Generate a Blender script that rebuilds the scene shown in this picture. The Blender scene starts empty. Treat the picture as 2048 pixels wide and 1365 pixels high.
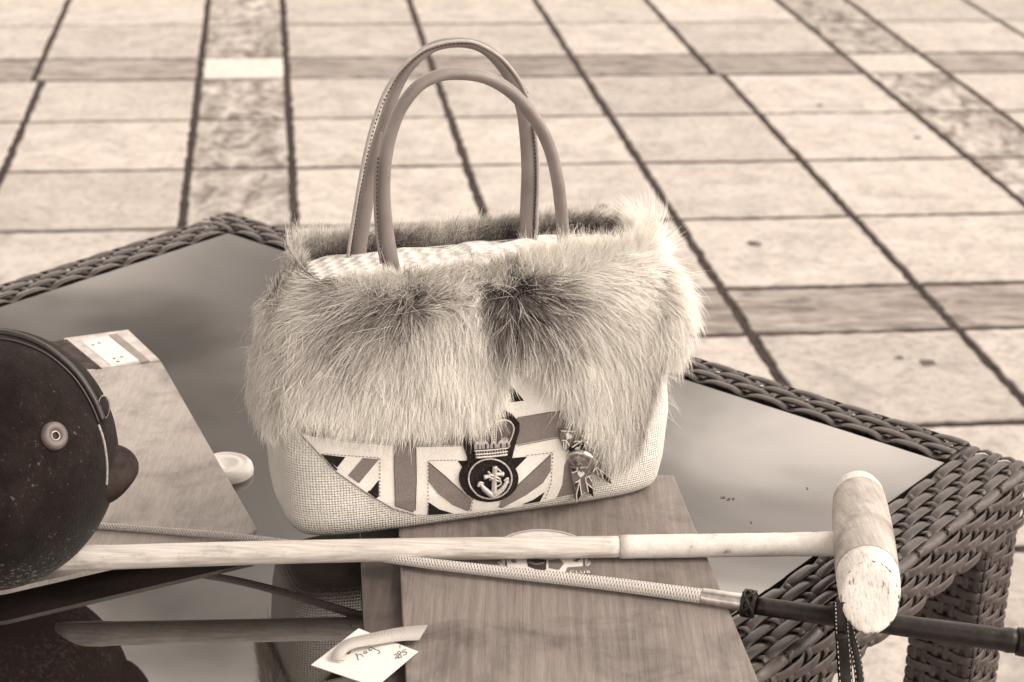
import bpy, bmesh, math, random
import numpy as np
from mathutils import Vector, Matrix
from mathutils.bvhtree import BVHTree
from mathutils.geometry import delaunay_2d_cdt
random.seed(7); rng = np.random.default_rng(7)
S = bpy.context.scene
COL = S.collection
rad = math.radians

# ------------------------------------------------------------------ camera
F, PITCH, ROLL, YP, YT = 3717.97, 0.38868, 0.02436, 0.13433, -0.67049
H = 1.6
TZ = 0.76
fwd = Vector((0, math.cos(PITCH), -math.sin(PITCH))); rt = Vector((1, 0, 0)); up = rt.cross(fwd)
RT = math.cos(ROLL) * rt + math.sin(ROLL) * up
UP = -math.sin(ROLL) * rt + math.cos(ROLL) * up
CAMP = Vector((0, 0, H))
cd = bpy.data.cameras.new('camera'); cam = bpy.data.objects.new('camera', cd); COL.objects.link(cam)
cam.matrix_world = Matrix(((RT.x, UP.x, -fwd.x, 0), (RT.y, UP.y, -fwd.y, 0), (RT.z, UP.z, -fwd.z, H), (0, 0, 0, 1)))
cd.sensor_width = 36; cd.lens = F / 2048 * 36; cd.clip_end = 1000; cd.clip_start = 0.05
cd.dof.use_dof = True; cd.dof.focus_distance = 1.66; cd.dof.aperture_fstop = 9.5
S.camera = cam

# ------------------------------------------------------------------ light
SUN_EL, SUN_AZ = 50, 92          # azimuth clockwise from +Y
TINT = (1.0, 0.867, 0.75)
w = bpy.data.worlds.new('World'); S.world = w; w.use_nodes = True
nt = w.node_tree; N = nt.nodes; L = nt.links
for n in list(N): N.remove(n)
out = N.new('ShaderNodeOutputWorld'); bg = N.new('ShaderNodeBackground'); bg.inputs[1].default_value = 0.10
sky = N.new('ShaderNodeTexSky'); sky.sky_type = 'NISHITA'; sky.sun_disc = False
sky.sun_elevation = rad(SUN_EL); sky.sun_rotation = rad(SUN_AZ)
bw = N.new('ShaderNodeRGBToBW'); L.new(sky.outputs[0], bw.inputs[0])
tc = N.new('ShaderNodeTexCoord'); sp = N.new('ShaderNodeSeparateXYZ'); L.new(tc.outputs['Generated'], sp.inputs[0])
ad = N.new('ShaderNodeMath'); ad.operation = 'ADD'; ad.inputs[1].default_value = 0.25; L.new(sp.outputs[2], ad.inputs[0])
mx_ = N.new('ShaderNodeMath'); mx_.operation = 'MAXIMUM'; mx_.inputs[1].default_value = 0.08; L.new(ad.outputs[0], mx_.inputs[0])
dv = N.new('ShaderNodeVectorMath'); dv.operation = 'DIVIDE'; cb = N.new('ShaderNodeCombineXYZ')
for i in range(3): L.new(mx_.outputs[0], cb.inputs[i])
L.new(tc.outputs['Generated'], dv.inputs[0]); L.new(cb.outputs[0], dv.inputs[1])
cn = N.new('ShaderNodeTexNoise'); cn.inputs['Scale'].default_value = 0.95; cn.inputs['Detail'].default_value = 6; cn.inputs['Roughness'].default_value = 0.45
mp = N.new('ShaderNodeMapping'); mp.inputs['Location'].default_value = (.417, 4.343, 0)
L.new(dv.outputs[0], mp.inputs[0]); L.new(mp.outputs[0], cn.inputs['Vector'])
cr = N.new('ShaderNodeMapRange'); cr.inputs[1].default_value = 0.36; cr.inputs[2].default_value = 0.66
cr.inputs[3].default_value = 1.6; cr.inputs[4].default_value = 10.5; cr.interpolation_type = 'SMOOTHSTEP'
L.new(cn.outputs['Fac'], cr.inputs[0])
cn2 = N.new('ShaderNodeTexNoise'); cn2.inputs['Scale'].default_value = 3.4; cn2.inputs['Detail'].default_value = 7; cn2.inputs['Roughness'].default_value = .5; cn2.inputs['Distortion'].default_value = .6
mp2 = N.new('ShaderNodeMapping'); mp2.inputs['Scale'].default_value = (1, 1.6, 1); mp2.inputs['Location'].default_value = (2.2, 1.1, 0); L.new(dv.outputs[0], mp2.inputs[0]); L.new(mp2.outputs[0], cn2.inputs['Vector'])
cr2 = N.new('ShaderNodeMapRange'); cr2.inputs[1].default_value = .38; cr2.inputs[2].default_value = .62; cr2.inputs[3].default_value = .72; cr2.inputs[4].default_value = 1.5; cr2.interpolation_type = 'SMOOTHSTEP'; L.new(cn2.outputs['Fac'], cr2.inputs[0])
mm2 = N.new('ShaderNodeMath'); mm2.operation = 'MULTIPLY'; L.new(cr.outputs[0], mm2.inputs[0]); L.new(cr2.outputs[0], mm2.inputs[1])
ml = N.new('ShaderNodeMath'); ml.operation = 'MULTIPLY'; L.new(bw.outputs[0], ml.inputs[0]); L.new(mm2.outputs[0], ml.inputs[1])
tn = N.new('ShaderNodeVectorMath'); tn.operation = 'SCALE'; tn.inputs[0].default_value = TINT; L.new(ml.outputs[0], tn.inputs['Scale'])
L.new(tn.outputs[0], bg.inputs[0]); L.new(bg.outputs[0], out.inputs[0])

sd = bpy.data.lights.new('sun', 'SUN'); sd.energy = 1.5; sd.angle = rad(22); sd.color = (1, .9, .8)
so = bpy.data.objects.new('sun', sd); COL.objects.link(so)
sdir = Vector((math.sin(rad(SUN_AZ)) * math.cos(rad(SUN_EL)), math.cos(rad(SUN_AZ)) * math.cos(rad(SUN_EL)), math.sin(rad(SUN_EL))))
so.rotation_euler = (-sdir).to_track_quat('-Z', 'Y').to_euler()
so.location = (0, 0, 6)
S.view_settings.view_transform = 'Standard'; S.view_settings.look = 'None'
S.view_settings.exposure = 0.04; S.view_settings.gamma = 1
S.render.engine = 'CYCLES'

# ------------------------------------------------------------------ pixel -> place
def ray(x, y):
    return (fwd + RT * ((x - 1024) / F) - UP * ((y - 682.5) / F)).normalized()
def P(x, y, z):
    d = ray(x, y); return CAMP + d * ((z - H) / d.z)
def Pp(x, y, o, n):
    d = ray(x, y); return CAMP + d * ((o - CAMP).dot(n) / d.dot(n))
UU = Vector((math.cos(YT), math.sin(YT), 0)); VV = Vector((-math.sin(YT), math.cos(YT), 0)); ZZ = Vector((0, 0, 1))
def T(u, v, z=0.0): return UU * u + VV * v + ZZ * (TZ + z)       # table frame
GU = Vector((math.cos(YP), math.sin(YP), 0)); GV = Vector((-math.sin(YP), math.cos(YP), 0))

# ------------------------------------------------------------------ objects
def tag(o, label=None, cat=None, group=None, kind=None):
    if label: o['label'] = label
    if cat: o['category'] = cat
    if group: o['group'] = group
    if kind: o['kind'] = kind
    return o
def empty(name, loc, label, cat, group=None):
    o = bpy.data.objects.new(name, None); o.location = loc; o.empty_display_size = .05; COL.objects.link(o)
    return tag(o, label, cat, group)
def link(name, me, mat, parent=None, kind=None):
    o = bpy.data.objects.new(name, me); COL.objects.link(o)
    if mat is not None and len(me.materials) == 0: me.materials.append(mat)
    if parent is not None:
        o.parent = parent; o.matrix_parent_inverse = Matrix.Translation(-world_loc(parent))
    if kind: o['kind'] = kind
    return o
def world_loc(p):
    v = Vector((0, 0, 0))
    # all parents are translated only; meshes are in world coordinates
    return v + (p.location if p.type == 'EMPTY' else Vector((0, 0, 0)))
def mesh(name, V, Fc, mat, parent=None, smooth=True, kind=None):
    me = bpy.data.meshes.new(name); me.from_pydata([tuple(v) for v in V], [], Fc); me.update()
    if smooth: me.polygons.foreach_set('use_smooth', [True] * len(me.polygons))
    return link(name, me, mat, parent, kind)
def merge(parts):
    V = []; Fc = []
    for v, f in parts:
        k = len(V); V += list(v); Fc += [tuple(i + k for i in q) for q in f]
    return V, Fc

def frames(pts):
    n = len(pts); tg = []
    for i in range(n):
        t = (pts[min(i + 1, n - 1)] - pts[max(i - 1, 0)]); tg.append(t.normalized() if t.length > 1e-9 else Vector((1, 0, 0)))
    return tg
def tube(pts, r, seg=10, ref=None, ry=None, caps=True, twist=0, close=False):
    """r: radius or list; ry: radius along ref (elliptical)"""
    pts = [Vector(p) for p in pts]; n = len(pts); tg = frames(pts); V = []; Fc = []
    if close:
        tg = [(pts[(i + 1) % n] - pts[i - 1]).normalized() for i in range(n)]
    a = Vector(ref) if ref is not None else (Vector((0, 0, 1)) if abs(tg[0].z) < .9 else Vector((1, 0, 0)))
    for i in range(n):
        t = tg[i]; A = (a - t * a.dot(t)).normalized(); B = t.cross(A)
        if ref is None: a = A
        ri = r[i] if hasattr(r, '__len__') else r
        rj = ri if ry is None else (ry[i] if hasattr(ry, '__len__') else ry)
        for k in range(seg):
            th = 2 * math.pi * k / seg + twist * i
            V.append(pts[i] + A * (rj * math.cos(th)) + B * (ri * math.sin(th)))
    m = n if close else n - 1
    for i in range(m):
        for k in range(seg):
            j = (i + 1) % n
            Fc.append((i * seg + k, i * seg + (k + 1) % seg, j * seg + (k + 1) % seg, j * seg + k))
    if caps and not close:
        Fc.append(tuple(range(seg - 1, -1, -1))); Fc.append(tuple((n - 1) * seg + k for k in range(seg)))
    return V, Fc
def catmull(P_, sub=8):
    P_ = [Vector(p) for p in P_]; out = []
    for i in range(len(P_) - 1):
        p0 = P_[max(i - 1, 0)]; p1 = P_[i]; p2 = P_[i + 1]; p3 = P_[min(i + 2, len(P_) - 1)]
        for k in range(sub):
            t = k / sub
            out.append(.5 * ((2 * p1) + (p2 - p0) * t + (2 * p0 - 5 * p1 + 4 * p2 - p3) * t * t + (3 * p1 - p0 - 3 * p2 + p3) * t ** 3))
    out.append(P_[-1]); return out
def slab(poly, z0, z1, bev=0.0015, jit=0):
    """prism from a list of Vector (xy used), with bevelled top edge"""
    n = len(poly); c = sum((Vector((p.x, p.y, 0)) for p in poly), Vector()) / n
    ring = lambda z, ins: [Vector((p.x, p.y, 0)) + (c - Vector((p.x, p.y, 0))).normalized() * ins + Vector((0, 0, z)) for p in poly]
    V = ring(z0, 0) + ring(z1 - bev, 0) + ring(z1 - bev * .3, bev * .35) + ring(z1, bev * 1.2)
    Fc = []
    for l in range(3):
        for k in range(n): Fc.append((l * n + k, l * n + (k + 1) % n, (l + 1) * n + (k + 1) % n, (l + 1) * n + k))
    Fc.append(tuple(3 * n + k for k in range(n))); Fc.append(tuple(range(n - 1, -1, -1)))
    return V, Fc

# ------------------------------------------------------------------ materials (sepia print tones)
def C(v, warm=1.0):
    xs = [0, .03, .12, .35, .8]; g = [.74, .78, .85, .93, .99]; b = [.715, .755, .818, .902, .952]
    return (v, v * float(np.interp(v, xs, g)), v * float(np.interp(v, xs, b)), 1)
class M:
    def __init__(s, name, rough=.6, spec=.5, metal=0, coat=0, ior=1.5):
        s.m = bpy.data.materials.new(name); s.m.use_nodes = True; s.t = s.m.node_tree; s.N = s.t.nodes; s.L = s.t.links
        s.b = s.N['Principled BSDF']; s.b.inputs['Roughness'].default_value = rough
        s.b.inputs['Specular IOR Level'].default_value = spec; s.b.inputs['Metallic'].default_value = metal
        s.b.inputs['IOR'].default_value = ior
        s.tc = s.N.new('ShaderNodeTexCoord'); s.h = None
    def coord(s, scale=(1, 1, 1), rot=(0, 0, 0), src='Object', loc=(0, 0, 0)):
        mp = s.N.new('ShaderNodeMapping'); mp.inputs['Scale'].default_value = scale; mp.inputs['Rotation'].default_value = rot
        mp.inputs['Location'].default_value = loc
        if src == 'UV': s.L.new(s.tc.outputs['UV'], mp.inputs[0])
        else: s.L.new(s.tc.outputs[src], mp.inputs[0])
        return mp.outputs[0]
    def noise(s, vec, scale, detail=5, rough=.55, dist=0):
        n = s.N.new('ShaderNodeTexNoise'); n.inputs['Scale'].default_value = scale; n.inputs['Detail'].default_value = detail
        n.inputs['Roughness'].default_value = rough; n.inputs['Distortion'].default_value = dist
        s.L.new(vec, n.inputs['Vector']); return n.outputs['Fac']
    def math(s, op, a, b=0.0, clamp=False):
        n = s.N.new('ShaderNodeMath'); n.operation = op; n.use_clamp = clamp
        for i, x in enumerate((a, b)):
            if isinstance(x, (int, float)): n.inputs[i].default_value = x
            else: s.L.new(x, n.inputs[i])
        return n.outputs[0]
    def ramp(s, fac, stops):
        r = s.N.new('ShaderNodeValToRGB'); e = r.color_ramp.elements
        while len(e) < len(stops): e.new(.5)
        for i, (p, v) in enumerate(stops):
            e[i].position = p; e[i].color = C(v) if isinstance(v, (int, float)) else v
        s.L.new(fac, r.inputs[0]); return r.outputs[0]
    def mixc(s, fac, a, b, mode='MIX'):
        n = s.N.new('ShaderNodeMix'); n.data_type = 'RGBA'; n.blend_type = mode
        for i, x in ((0, fac), (6, a), (7, b)):
            if isinstance(x, (int, float)): n.inputs[i].default_value = x
            elif isinstance(x, tuple): n.inputs[i].default_value = x
            else: s.L.new(x, n.inputs[i])
        return n.outputs[2]
    def color(s, x):
        if isinstance(x, (int, float)): s.b.inputs['Base Color'].default_value = C(x)
        else: s.L.new(x, s.b.inputs['Base Color'])
        return s
    def roughin(s, x): s.L.new(x, s.b.inputs['Roughness']); return s
    def bump(s, h, dist, strength=1):
        n = s.N.new('ShaderNodeBump'); n.inputs['Distance'].default_value = dist; n.inputs['Strength'].default_value = strength
        s.L.new(h, n.inputs['Height'])
        if s.h is not None: s.L.new(s.h, n.inputs['Normal'])
        s.h = n.outputs[0]; s.L.new(s.h, s.b.inputs['Normal']); return s

def simple(name, lo, hi, scale, rough=.6, spec=.5, bumpd=0, stretch=(1, 1, 1), rot=(0, 0, 0), detail=5, metal=0):
    m = M(name, rough, spec, metal); c = m.coord(stretch, rot); f = m.noise(c, scale, detail)
    m.color(m.ramp(f, [(.3, lo), (.7, hi)]))
    if bumpd: m.bump(f, bumpd)
    return m.m

# pavement
def stone(name, lo, hi, contrast, stretch=(1, 1, 1), scale=9):
    m = M(name, .85, .25); rot = (0, 0, -YP)
    oi = m.N.new('ShaderNodeObjectInfo'); c0 = m.coord(stretch, rot)
    va = m.N.new('ShaderNodeVectorMath'); va.operation = 'ADD'; m.L.new(c0, va.inputs[0])
    vs = m.N.new('ShaderNodeVectorMath'); vs.operation = 'SCALE'; vs.inputs[0].default_value = (13, 7, 3); m.L.new(oi.outputs['Random'], vs.inputs['Scale']); m.L.new(vs.outputs[0], va.inputs[1])
    c = va.outputs[0]
    f = m.noise(c, scale, 6, .6, .8); g = m.noise(c, 260, 3, .6); h = m.noise(c, 45, 4, .65)
    col = m.ramp(f, [(.5 - contrast, lo), (.5, (lo + hi) * .5 + .01), (.5 + contrast, hi)])
    col = m.mixc(.35, col, m.ramp(g, [(.3, .32), (.62, .8)]), 'MULTIPLY')
    col = m.mixc(.5, col, m.ramp(h, [(.33, .45), (.52, .97)]), 'MULTIPLY')
    r = m.math('MULTIPLY_ADD', oi.outputs['Random'], .22); m.N[-1] if False else None
    r.node.inputs[2].default_value = .86
    cc = m.N.new('ShaderNodeCombineXYZ')
    for i in range(3): m.L.new(r, cc.inputs[i])
    m.color(m.mixc(1.0, col, cc.outputs[0], 'MULTIPLY')); m.bump(f, .004); m.bump(h, .0015); m.bump(g, .0006)
    return m.m
m_slab = stone('pale_sandstone', .38, .58, .22)
m_band = stone('mottled_stone', .17, .56, .14, (1, .6, 1), 16)
m_bandrow = stone('streaky_stone', .14, .44, .17, (1, 4, 1), 8)
m_cross = stone('cream_stone', .54, .66, .3)
m_joint = simple('joint_grit', .022, .075, 60, .95, .1, .006, detail=8)

def wood(name, lo, hi, ang, stretch=26, rough=.45, spec=.4, spots=.3, scale=9):
    m = M(name, rough, spec); c = m.coord((stretch, 1, 1), (0, 0, ang)); c2 = m.coord((1, 1, 1), (0, 0, ang))
    f = m.noise(c, scale, 7, .6, .4); g = m.noise(c2, 14, 6, .65, .6); h = m.noise(c, 60, 3)
    col = m.ramp(f, [(.3, lo), (.7, hi)])
    col = m.mixc(spots, col, m.ramp(g, [(.33, .18), (.55, .95)]), 'MULTIPLY')
    col = m.mixc(.35, col, m.ramp(h, [(.3, .4), (.6, .95)]), 'MULTIPLY')
    m.color(col); m.roughin(m.ramp(g, [(.3, (.6, .6, .6, 1)), (.7, (rough, rough, rough, 1))])); m.bump(f, .0004); m.bump(h, .0002)
    return m.m

# ------------------------------------------------------------------ pavement
ground = mesh('ground', [(-150, -150, -.0045), (150, -150, -.0045), (150, 150, -.0045), (-150, 150, -.0045)], [(0, 1, 2, 3)], m_joint, None, False)
ground['kind'] = 'structure'
colL = [-.785, -.25, .048, .56, 1.08, 1.575, 2.096, 2.396]
period = 2.348
cols = []
for k in range(-3, 4):
    base = k * period
    xs = [-.25, .048, .56, 1.08, 1.575, 2.098]
    for i in range(5): cols.append((xs[i] + base, xs[i + 1] + base, i == 0, i))
rows = []; vper = 6.585 - 4.175
for k in range(-3, 3):
    b = k * vper
    ys = [3.875, 4.175, 4.71, 5.24, 5.77, 6.285]
    for i in range(5): rows.append((ys[i] + b, ys[i + 1] + b, i == 0, k, i))
for (y0, y1, br, kr, ir) in rows:
    for (x0, x1, bc, ic) in cols:
        if y0 < -3 or y0 > 9.6 or abs(x0) > 4.9: continue
        sh0 = sh1 = 0
        # columns step a little from one bay to the next
        if ic == 4: sh0 = -.03 if kr == 1 else .0
        if ic == 3: sh1 = -.03 if kr == 1 else .0
        g = .011 if not (br or bc) else .008
        def q(a, b): return GU * a + GV * b
        pts = []
        nx = 20; ny = 16
        X0, X1, Y0, Y1 = x0 + sh0 + .0125, x1 + sh1 - .0125, y0 + .014, y1 - .014
        j = lambda s=.0036: random.uniform(-s, s)
        e = [(X0 + (X1 - X0) * i / nx, Y0 + j()) for i in range(nx)] + [(X1 + j(), Y0 + (Y1 - Y0) * i / ny) for i in range(ny)] \
            + [(X1 - (X1 - X0) * i / nx, Y1 + j()) for i in range(nx)] + [(X0 + j(), Y1 - (Y1 - Y0) * i / ny) for i in range(ny)]
        V, Fc = slab([q(a, b) for a, b in e], -.04, random.uniform(-.001, .002), .004)
        mt = m_cross if (br and bc) else m_bandrow if br else m_band if bc else m_slab
        o = mesh('paving_slab', V, Fc, mt, ground, False)
# dark gum spots trodden on the slabs
m_gum = simple('gum', .05, .12, 80, .8)
gv = []
for (px, py, r) in [(1207, 412, .018), (1855, 726, .022), (1800, 716, .012), (1508, 487, .02), (1835, 275, .014), (1640, 210, .012), (1900, 160, .02)]:
    c = P(px, py, .003); n = 12
    ring = [c + Vector((math.cos(t * math.tau / n), math.sin(t * math.tau / n), 0)) * r * random.uniform(.7, 1.1) for t in range(n)]
    mesh('gum_spot', [c + Vector((0, 0, .0015))] + ring, [(0, 1 + i, 1 + (i + 1) % n) for i in range(n)], m_gum, ground, False)

# ------------------------------------------------------------------ rattan table
U0, U1, V0, V1 = -1.815, -.726, .56, 1.654
RW, BW_, AP = .064, .056, .072
m_ratan = M('rattan_strand', .38, .4); c = m_ratan.coord((1, 1, 1)); oi = m_ratan.N.new('ShaderNodeObjectInfo')
f = m_ratan.noise(c, 70, 5); f2 = m_ratan.noise(c, 900, 2)
cc = m_ratan.ramp(f, [(.3, .024), (.7, .07)])
m_ratan.color(m_ratan.mixc(.4, cc, m_ratan.ramp(oi.outputs['Random'], [(0, .5), (1, .95)]), 'MULTIPLY')); m_ratan.b.inputs['Base Color'].links[0]; sf = m_ratan.noise(c, 260, 6, .75); m_ratan.color(m_ratan.mixc(m_ratan.ramp(sf, [(.6, (0, 0, 0, 1)), (.75, (.5, .5, .5, 1))]), m_ratan.b.inputs['Base Color'].links[0].from_socket, C(.16))); m_ratan.bump(f2, .0002); m_ratan = m_ratan.m
m_under = simple('dark_under', .012, .03, 50, .8)
m_glass = M('smoked_glass', .015, .5, ior=2.3); m_glass.color(.017)
c = m_glass.coord(); sp_ = m_glass.noise(c, 9, 4); sc = m_glass.noise(c, 700, 2, .7)
m_glass.roughin(m_glass.ramp(sp_, [(.35, (.012, .012, .012, 1)), (.75, (.045, .045, .045, 1))]))
m_glass.color(m_glass.mixc(1, m_glass.ramp(sc, [(.0, .016), (.72, .018), (.76, .09)]), m_glass.ramp(sp_, [(.3, .8), (.8, .95)]), 'MULTIPLY'))
m_glass = m_glass.m
table = empty('rattan_table', T((U0 + U1) / 2, (V0 + V1) / 2, -TZ), 'dark brown woven rattan table with a smoked glass top under the handbag', 'table')
g = .004
V, Fc = slab([T(U0 + g, V0 + g), T(U1 - g, V0 + g), T(U1 - g, V1 - g), T(U0 + g, V1 - g)], TZ - .006, TZ, .001)
mesh('glass_top', V, Fc, m_glass, table, False)
# dark frame below the weave
def boxv(o, a, b, c_):
    V = [o, o + a, o + a + b, o + b, o + c_, o + a + c_, o + a + b + c_, o + b + c_]
    return V, [(0, 3, 2, 1), (4, 5, 6, 7), (0, 1, 5, 4), (1, 2, 6, 5), (2, 3, 7, 6), (3, 0, 4, 7)]
parts = [boxv(T(U0 - BW_ + .004, V0 - RW, -AP + .004), UU * (U1 - U0 + BW_ + RW - .008), VV * (RW), ZZ * (AP - .012)),
         boxv(T(U0 - BW_ + .004, V1, -AP + .004), UU * (U1 - U0 + BW_ + RW - .008), VV * (BW_ - .004), ZZ * (AP - .0125)),
         boxv(T(U0 - BW_ + .004, V0 + .001, -AP + .004), UU * (BW_ - .003), VV * (V1 - V0 - .002), ZZ * (AP - .012)),
         boxv(T(U1, V0 + .001, -AP + .004), UU * (RW - .004), VV * (V1 - V0 - .002), ZZ * (AP - .0125)),
         boxv(T(U0, V0, -.016), UU * (U1 - U0), VV * (V1 - V0), ZZ * .008)]
mesh('table_frame', *merge(parts), m_under, table, False)

def tape(path, nrm, side_w, th, lift):
    """flat slightly arched tape along path; nrm list of normals, lift list of heights"""
    V = []; Fc = []; n = len(path); tg = frames(path)
    for i in range(n):
        nn = nrm[i]; s = tg[i].cross(nn).normalized(); p = path[i] + nn * lift[i]
        hw = side_w / 2
        V += [p - s * hw - nn * th * .35, p - s * hw * .8 + nn * th * .25, p + nn * th * .6, p + s * hw * .8 + nn * th * .25, p + s * hw - nn * th * .35, p - nn * th * .5]
    for i in range(n - 1):
        for k in range(6): Fc.append((i * 6 + k, i * 6 + (k + 1) % 6, (i + 1) * 6 + (k + 1) % 6, (i + 1) * 6 + k))
    Fc.append((5, 4, 3, 2, 1, 0)); Fc.append(tuple((n - 1) * 6 + k for k in range(6)))
    return V, Fc
def weave(prof, along, length, start, pu, joined=False, wl=.0118, wc=.0085, amp=.0021, per=4, shift=2, parent=None, kind_name='rattan_strand'):
    """prof: list of (offset Vector, normal Vector) for each row across the border; along: unit vector of the edge"""
    K = int(length / pu); rowsn = len(prof); out = []
    for j, (off, nn) in enumerate(prof):
        path = []; nr = []; lf = []
        ph = random.uniform(-.1, .1)
        for i in range(K * 4 + 1):
            s = i / 4
            d = abs(((s + j * shift + per / 2) % per) - per / 2)      # distance to the under-crossing
            h = amp * (1 - 2 * math.exp(-(d / .62) ** 2)) + amp * .25 * math.cos((s + j * shift) / per * math.tau + math.pi)
            path.append(start + off + along * (s * pu)); nr.append(nn); lf.append(h + random.uniform(-.0001, .0001))
        out.append(tape(path, nr, wl * random.uniform(.95, 1.03), .0021, lf))
    for k in range(K + 1):
        pts = []; nr = []; lf = []
        for j in range(rowsn):
            off, nn = prof[j]
            und = ((k + j * shift) % per == 0)
            pts.append(start + off + along * (k * pu)); nr.append(nn); lf.append(amp * 1.25 if und else -amp * .9)
        # smooth
        P2 = []; N2 = []; L2 = []
        for j in range(rowsn - 1):
            for q_ in range(3):
                t = q_ / 3; tt = t * t * (3 - 2 * t)
                P2.append(pts[j].lerp(pts[j + 1], t)); N2.append(nr[j].lerp(nr[j + 1], t).normalized()); L2.append(lf[j] + (lf[j + 1] - lf[j]) * tt)
        P2.append(pts[-1]); N2.append(nr[-1]); L2.append(lf[-1])
        out.append(tape(P2, N2, wc, .0016, L2))
    if joined:
        mesh(kind_name, *merge(out), m_ratan, parent, True, 'stuff')
    else:
        for V, Fc in out: mesh(kind_name, V, Fc, m_ratan, parent, True)
def profile(outward, w_top, ntop, nside, ap):
    pr = []
    for j in range(ntop): pr.append((outward * (w_top * (j + .5) / ntop) + ZZ * .0005, ZZ))
    pr.append((outward * (w_top + .001) + ZZ * -.004, (outward + ZZ).normalized()))
    for j in range(nside): pr.append((outward * (w_top + .003) - ZZ * (.014 + (ap - .016) * (j + .3) / nside), outward))
    return pr
# visible borders: right-front side (runs along V), far side (runs along U), left side (runs along V)
weave(profile(UU, RW, 5, 5, AP), VV, V1 + BW_ - .9, T(U1, .9), .0148, False, parent=table)
weave(profile(VV, BW_, 4, 4, AP), UU, U1 - U0 + BW_ + .002, T(U0 - BW_, V1), .0148, False, parent=table, wl=.0125)
weave(profile(-UU, BW_, 4, 4, AP), VV, V1 - 1.0 + .002, T(U0, 1.0), .0148, False, parent=table, wl=.0125)
weave(profile(UU, RW, 5, 5, AP), VV, .9 - V0 + .05, T(U1, V0 - .06), .0148, True, parent=table)
weave(profile(-UU, BW_, 4, 4, AP), VV, 1.0 - V0, T(U0, V0 - .01), .0148, True, parent=table)
weave(profile(-VV, RW, 5, 5, AP), UU, U1 - U0 + BW_ + RW, T(U0 - BW_, V0), .0148, True, parent=table)
# legs
for (lu, lv) in ((U1 - .012, V1 - .02), (U0 - BW_ + .004, V1 - .02), (U1 - .012, V0 - RW + .004), (U0 - BW_ + .004, V0 - RW + .004)):
    S_ = .072; hgt = TZ - AP
    pr = []
    for j in range(int(hgt / .013)):
        pr.append(j)
    ob = [boxv(T(lu + .004, lv + .004, -TZ + .002), UU * (S_ - .008), VV * (S_ - .008), ZZ * (hgt - .004))]
    for (st, al, nn) in ((T(lu, lv, -AP), UU, -VV), (T(lu + S_, lv, -AP), VV, UU), (T(lu + S_, lv + S_, -AP), -UU, VV), (T(lu, lv + S_, -AP), -VV, -UU)):
        # vertical tapes with short cross tapes
        for j in range(len(pr)):
            pts = []; lf = []
            for i in range(13):
                s = i / 2; d = abs(((s + j * 2 + 1) % 4) - 2); pts.append(st + al * (S_ * i / 12) - ZZ * (.0065 + j * .013)); lf.append(.002 * math.sin((s + j * 2) * math.pi / 2) + .001)
            ob.append(tape(pts, [nn] * 13, .0115, .002, lf))
        for k in range(6):
            pts = []; lf = []
            for i in range(len(pr) + 1):
                pts.append(st + al * (S_ * (k + .5) / 6) - ZZ * (i * .013)); lf.append(.0005)
            ob.append(tape(pts, [nn] * len(pts), .008, .0015, lf))
    mesh('leg', *merge(ob), m_ratan, table, True)

# ------------------------------------------------------------------ boards
def plank(parent_name, label, pix, z0, z1, mat, bev=.0012):
    poly = [P(x, y, TZ + z1) for x, y in pix]
    V, Fc = slab(poly, TZ + z0, TZ + z1, bev)
    return V, Fc
ZL, ZR1, ZR2 = .0175, .016, .027
aR = math.atan2((P(1388, 1050, TZ) - P(1498, 1317, TZ)).y, (P(1388, 1050, TZ) - P(1498, 1317, TZ)).x) 
aL = math.atan2((P(320, 722, TZ) - P(515, 1060, TZ)).y, (P(320, 722, TZ) - P(515, 1060, TZ)).x)
m_wl = wood('worn_pale_wood', .3, .36, -(aL - math.pi / 2), 9, .45, .4, .5, 7)
m_wr = wood('brown_wood', .15, .26, -(aR - math.pi / 2), 30, .5, .4, .55, 7)
m_wd = wood('dark_wood', .06, .12, -(aR - math.pi / 2), 12, .4, .5, .5, 10)
m_paper = simple('white_paper', .6, .66, 300, .8, .2)
m_tapeclr = simple('yellowed_tape', .26, .5, 60, .35, .5, .0003, detail=7)
m_darkcloth = simple('dark_cloth', .02, .07, 90, .9, .2)
m_ink = simple('ink', .012, .02, 50, .6)

lb = empty('wooden_board', P(400, 900, TZ), 'pale worn wooden board under the helmet, with a white label taped at one end', 'board')
pix = [(197, 737), (322, 723), (511, 1052), (513, 1060), (505, 1067), (10, 1180), (-260, 1215), (-60, 800)]
mesh('panel', *plank('', '', pix, ZL - .0045, ZL, m_wl), m_wl, lb, False)
mesh('end_strip', *plank('', '', [(128, 676), (256, 659), (320, 720), (204, 736), (150, 745)], ZL - .004, ZL + .0008, m_tapeclr), m_tapeclr, lb, False)
mesh('cloth_hinge', *plank('', '', [(100, 684), (134, 678), (204, 736), (60, 752)], ZL - .003, ZL + .0012, m_darkcloth), m_darkcloth, lb, False)
lab = mesh('paper_label', *plank('', '', [(164, 684), (216, 672), (278, 720), (222, 731)], ZL - .002, ZL + .0016, m_paper), m_paper, lb, False)
for (x, y) in ((186, 690), (198, 686), (228, 717), (243, 714), (236, 723)):
    q = P(x, y, TZ + ZL + .0019)
    V, Fc = slab([q + Vector((random.uniform(.6, 1.1) * .0028 * math.cos(t), random.uniform(.6, 1.1) * .002 * math.sin(t), 0)) for t in np.linspace(0, 5.5, 8)], q.z - .0003, q.z, .0001)
    mesh('ink_mark', V, Fc, m_ink, lab, False)
# torn tape flap edge and clear strips
mesh('clear_tape', *plank('', '', [(216, 669), (233, 666), (300, 722), (283, 725)], ZL, ZL + .0013, m_tapeclr), simple('brown_tape', .12, .2, 50, .3), lb, False)

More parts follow.
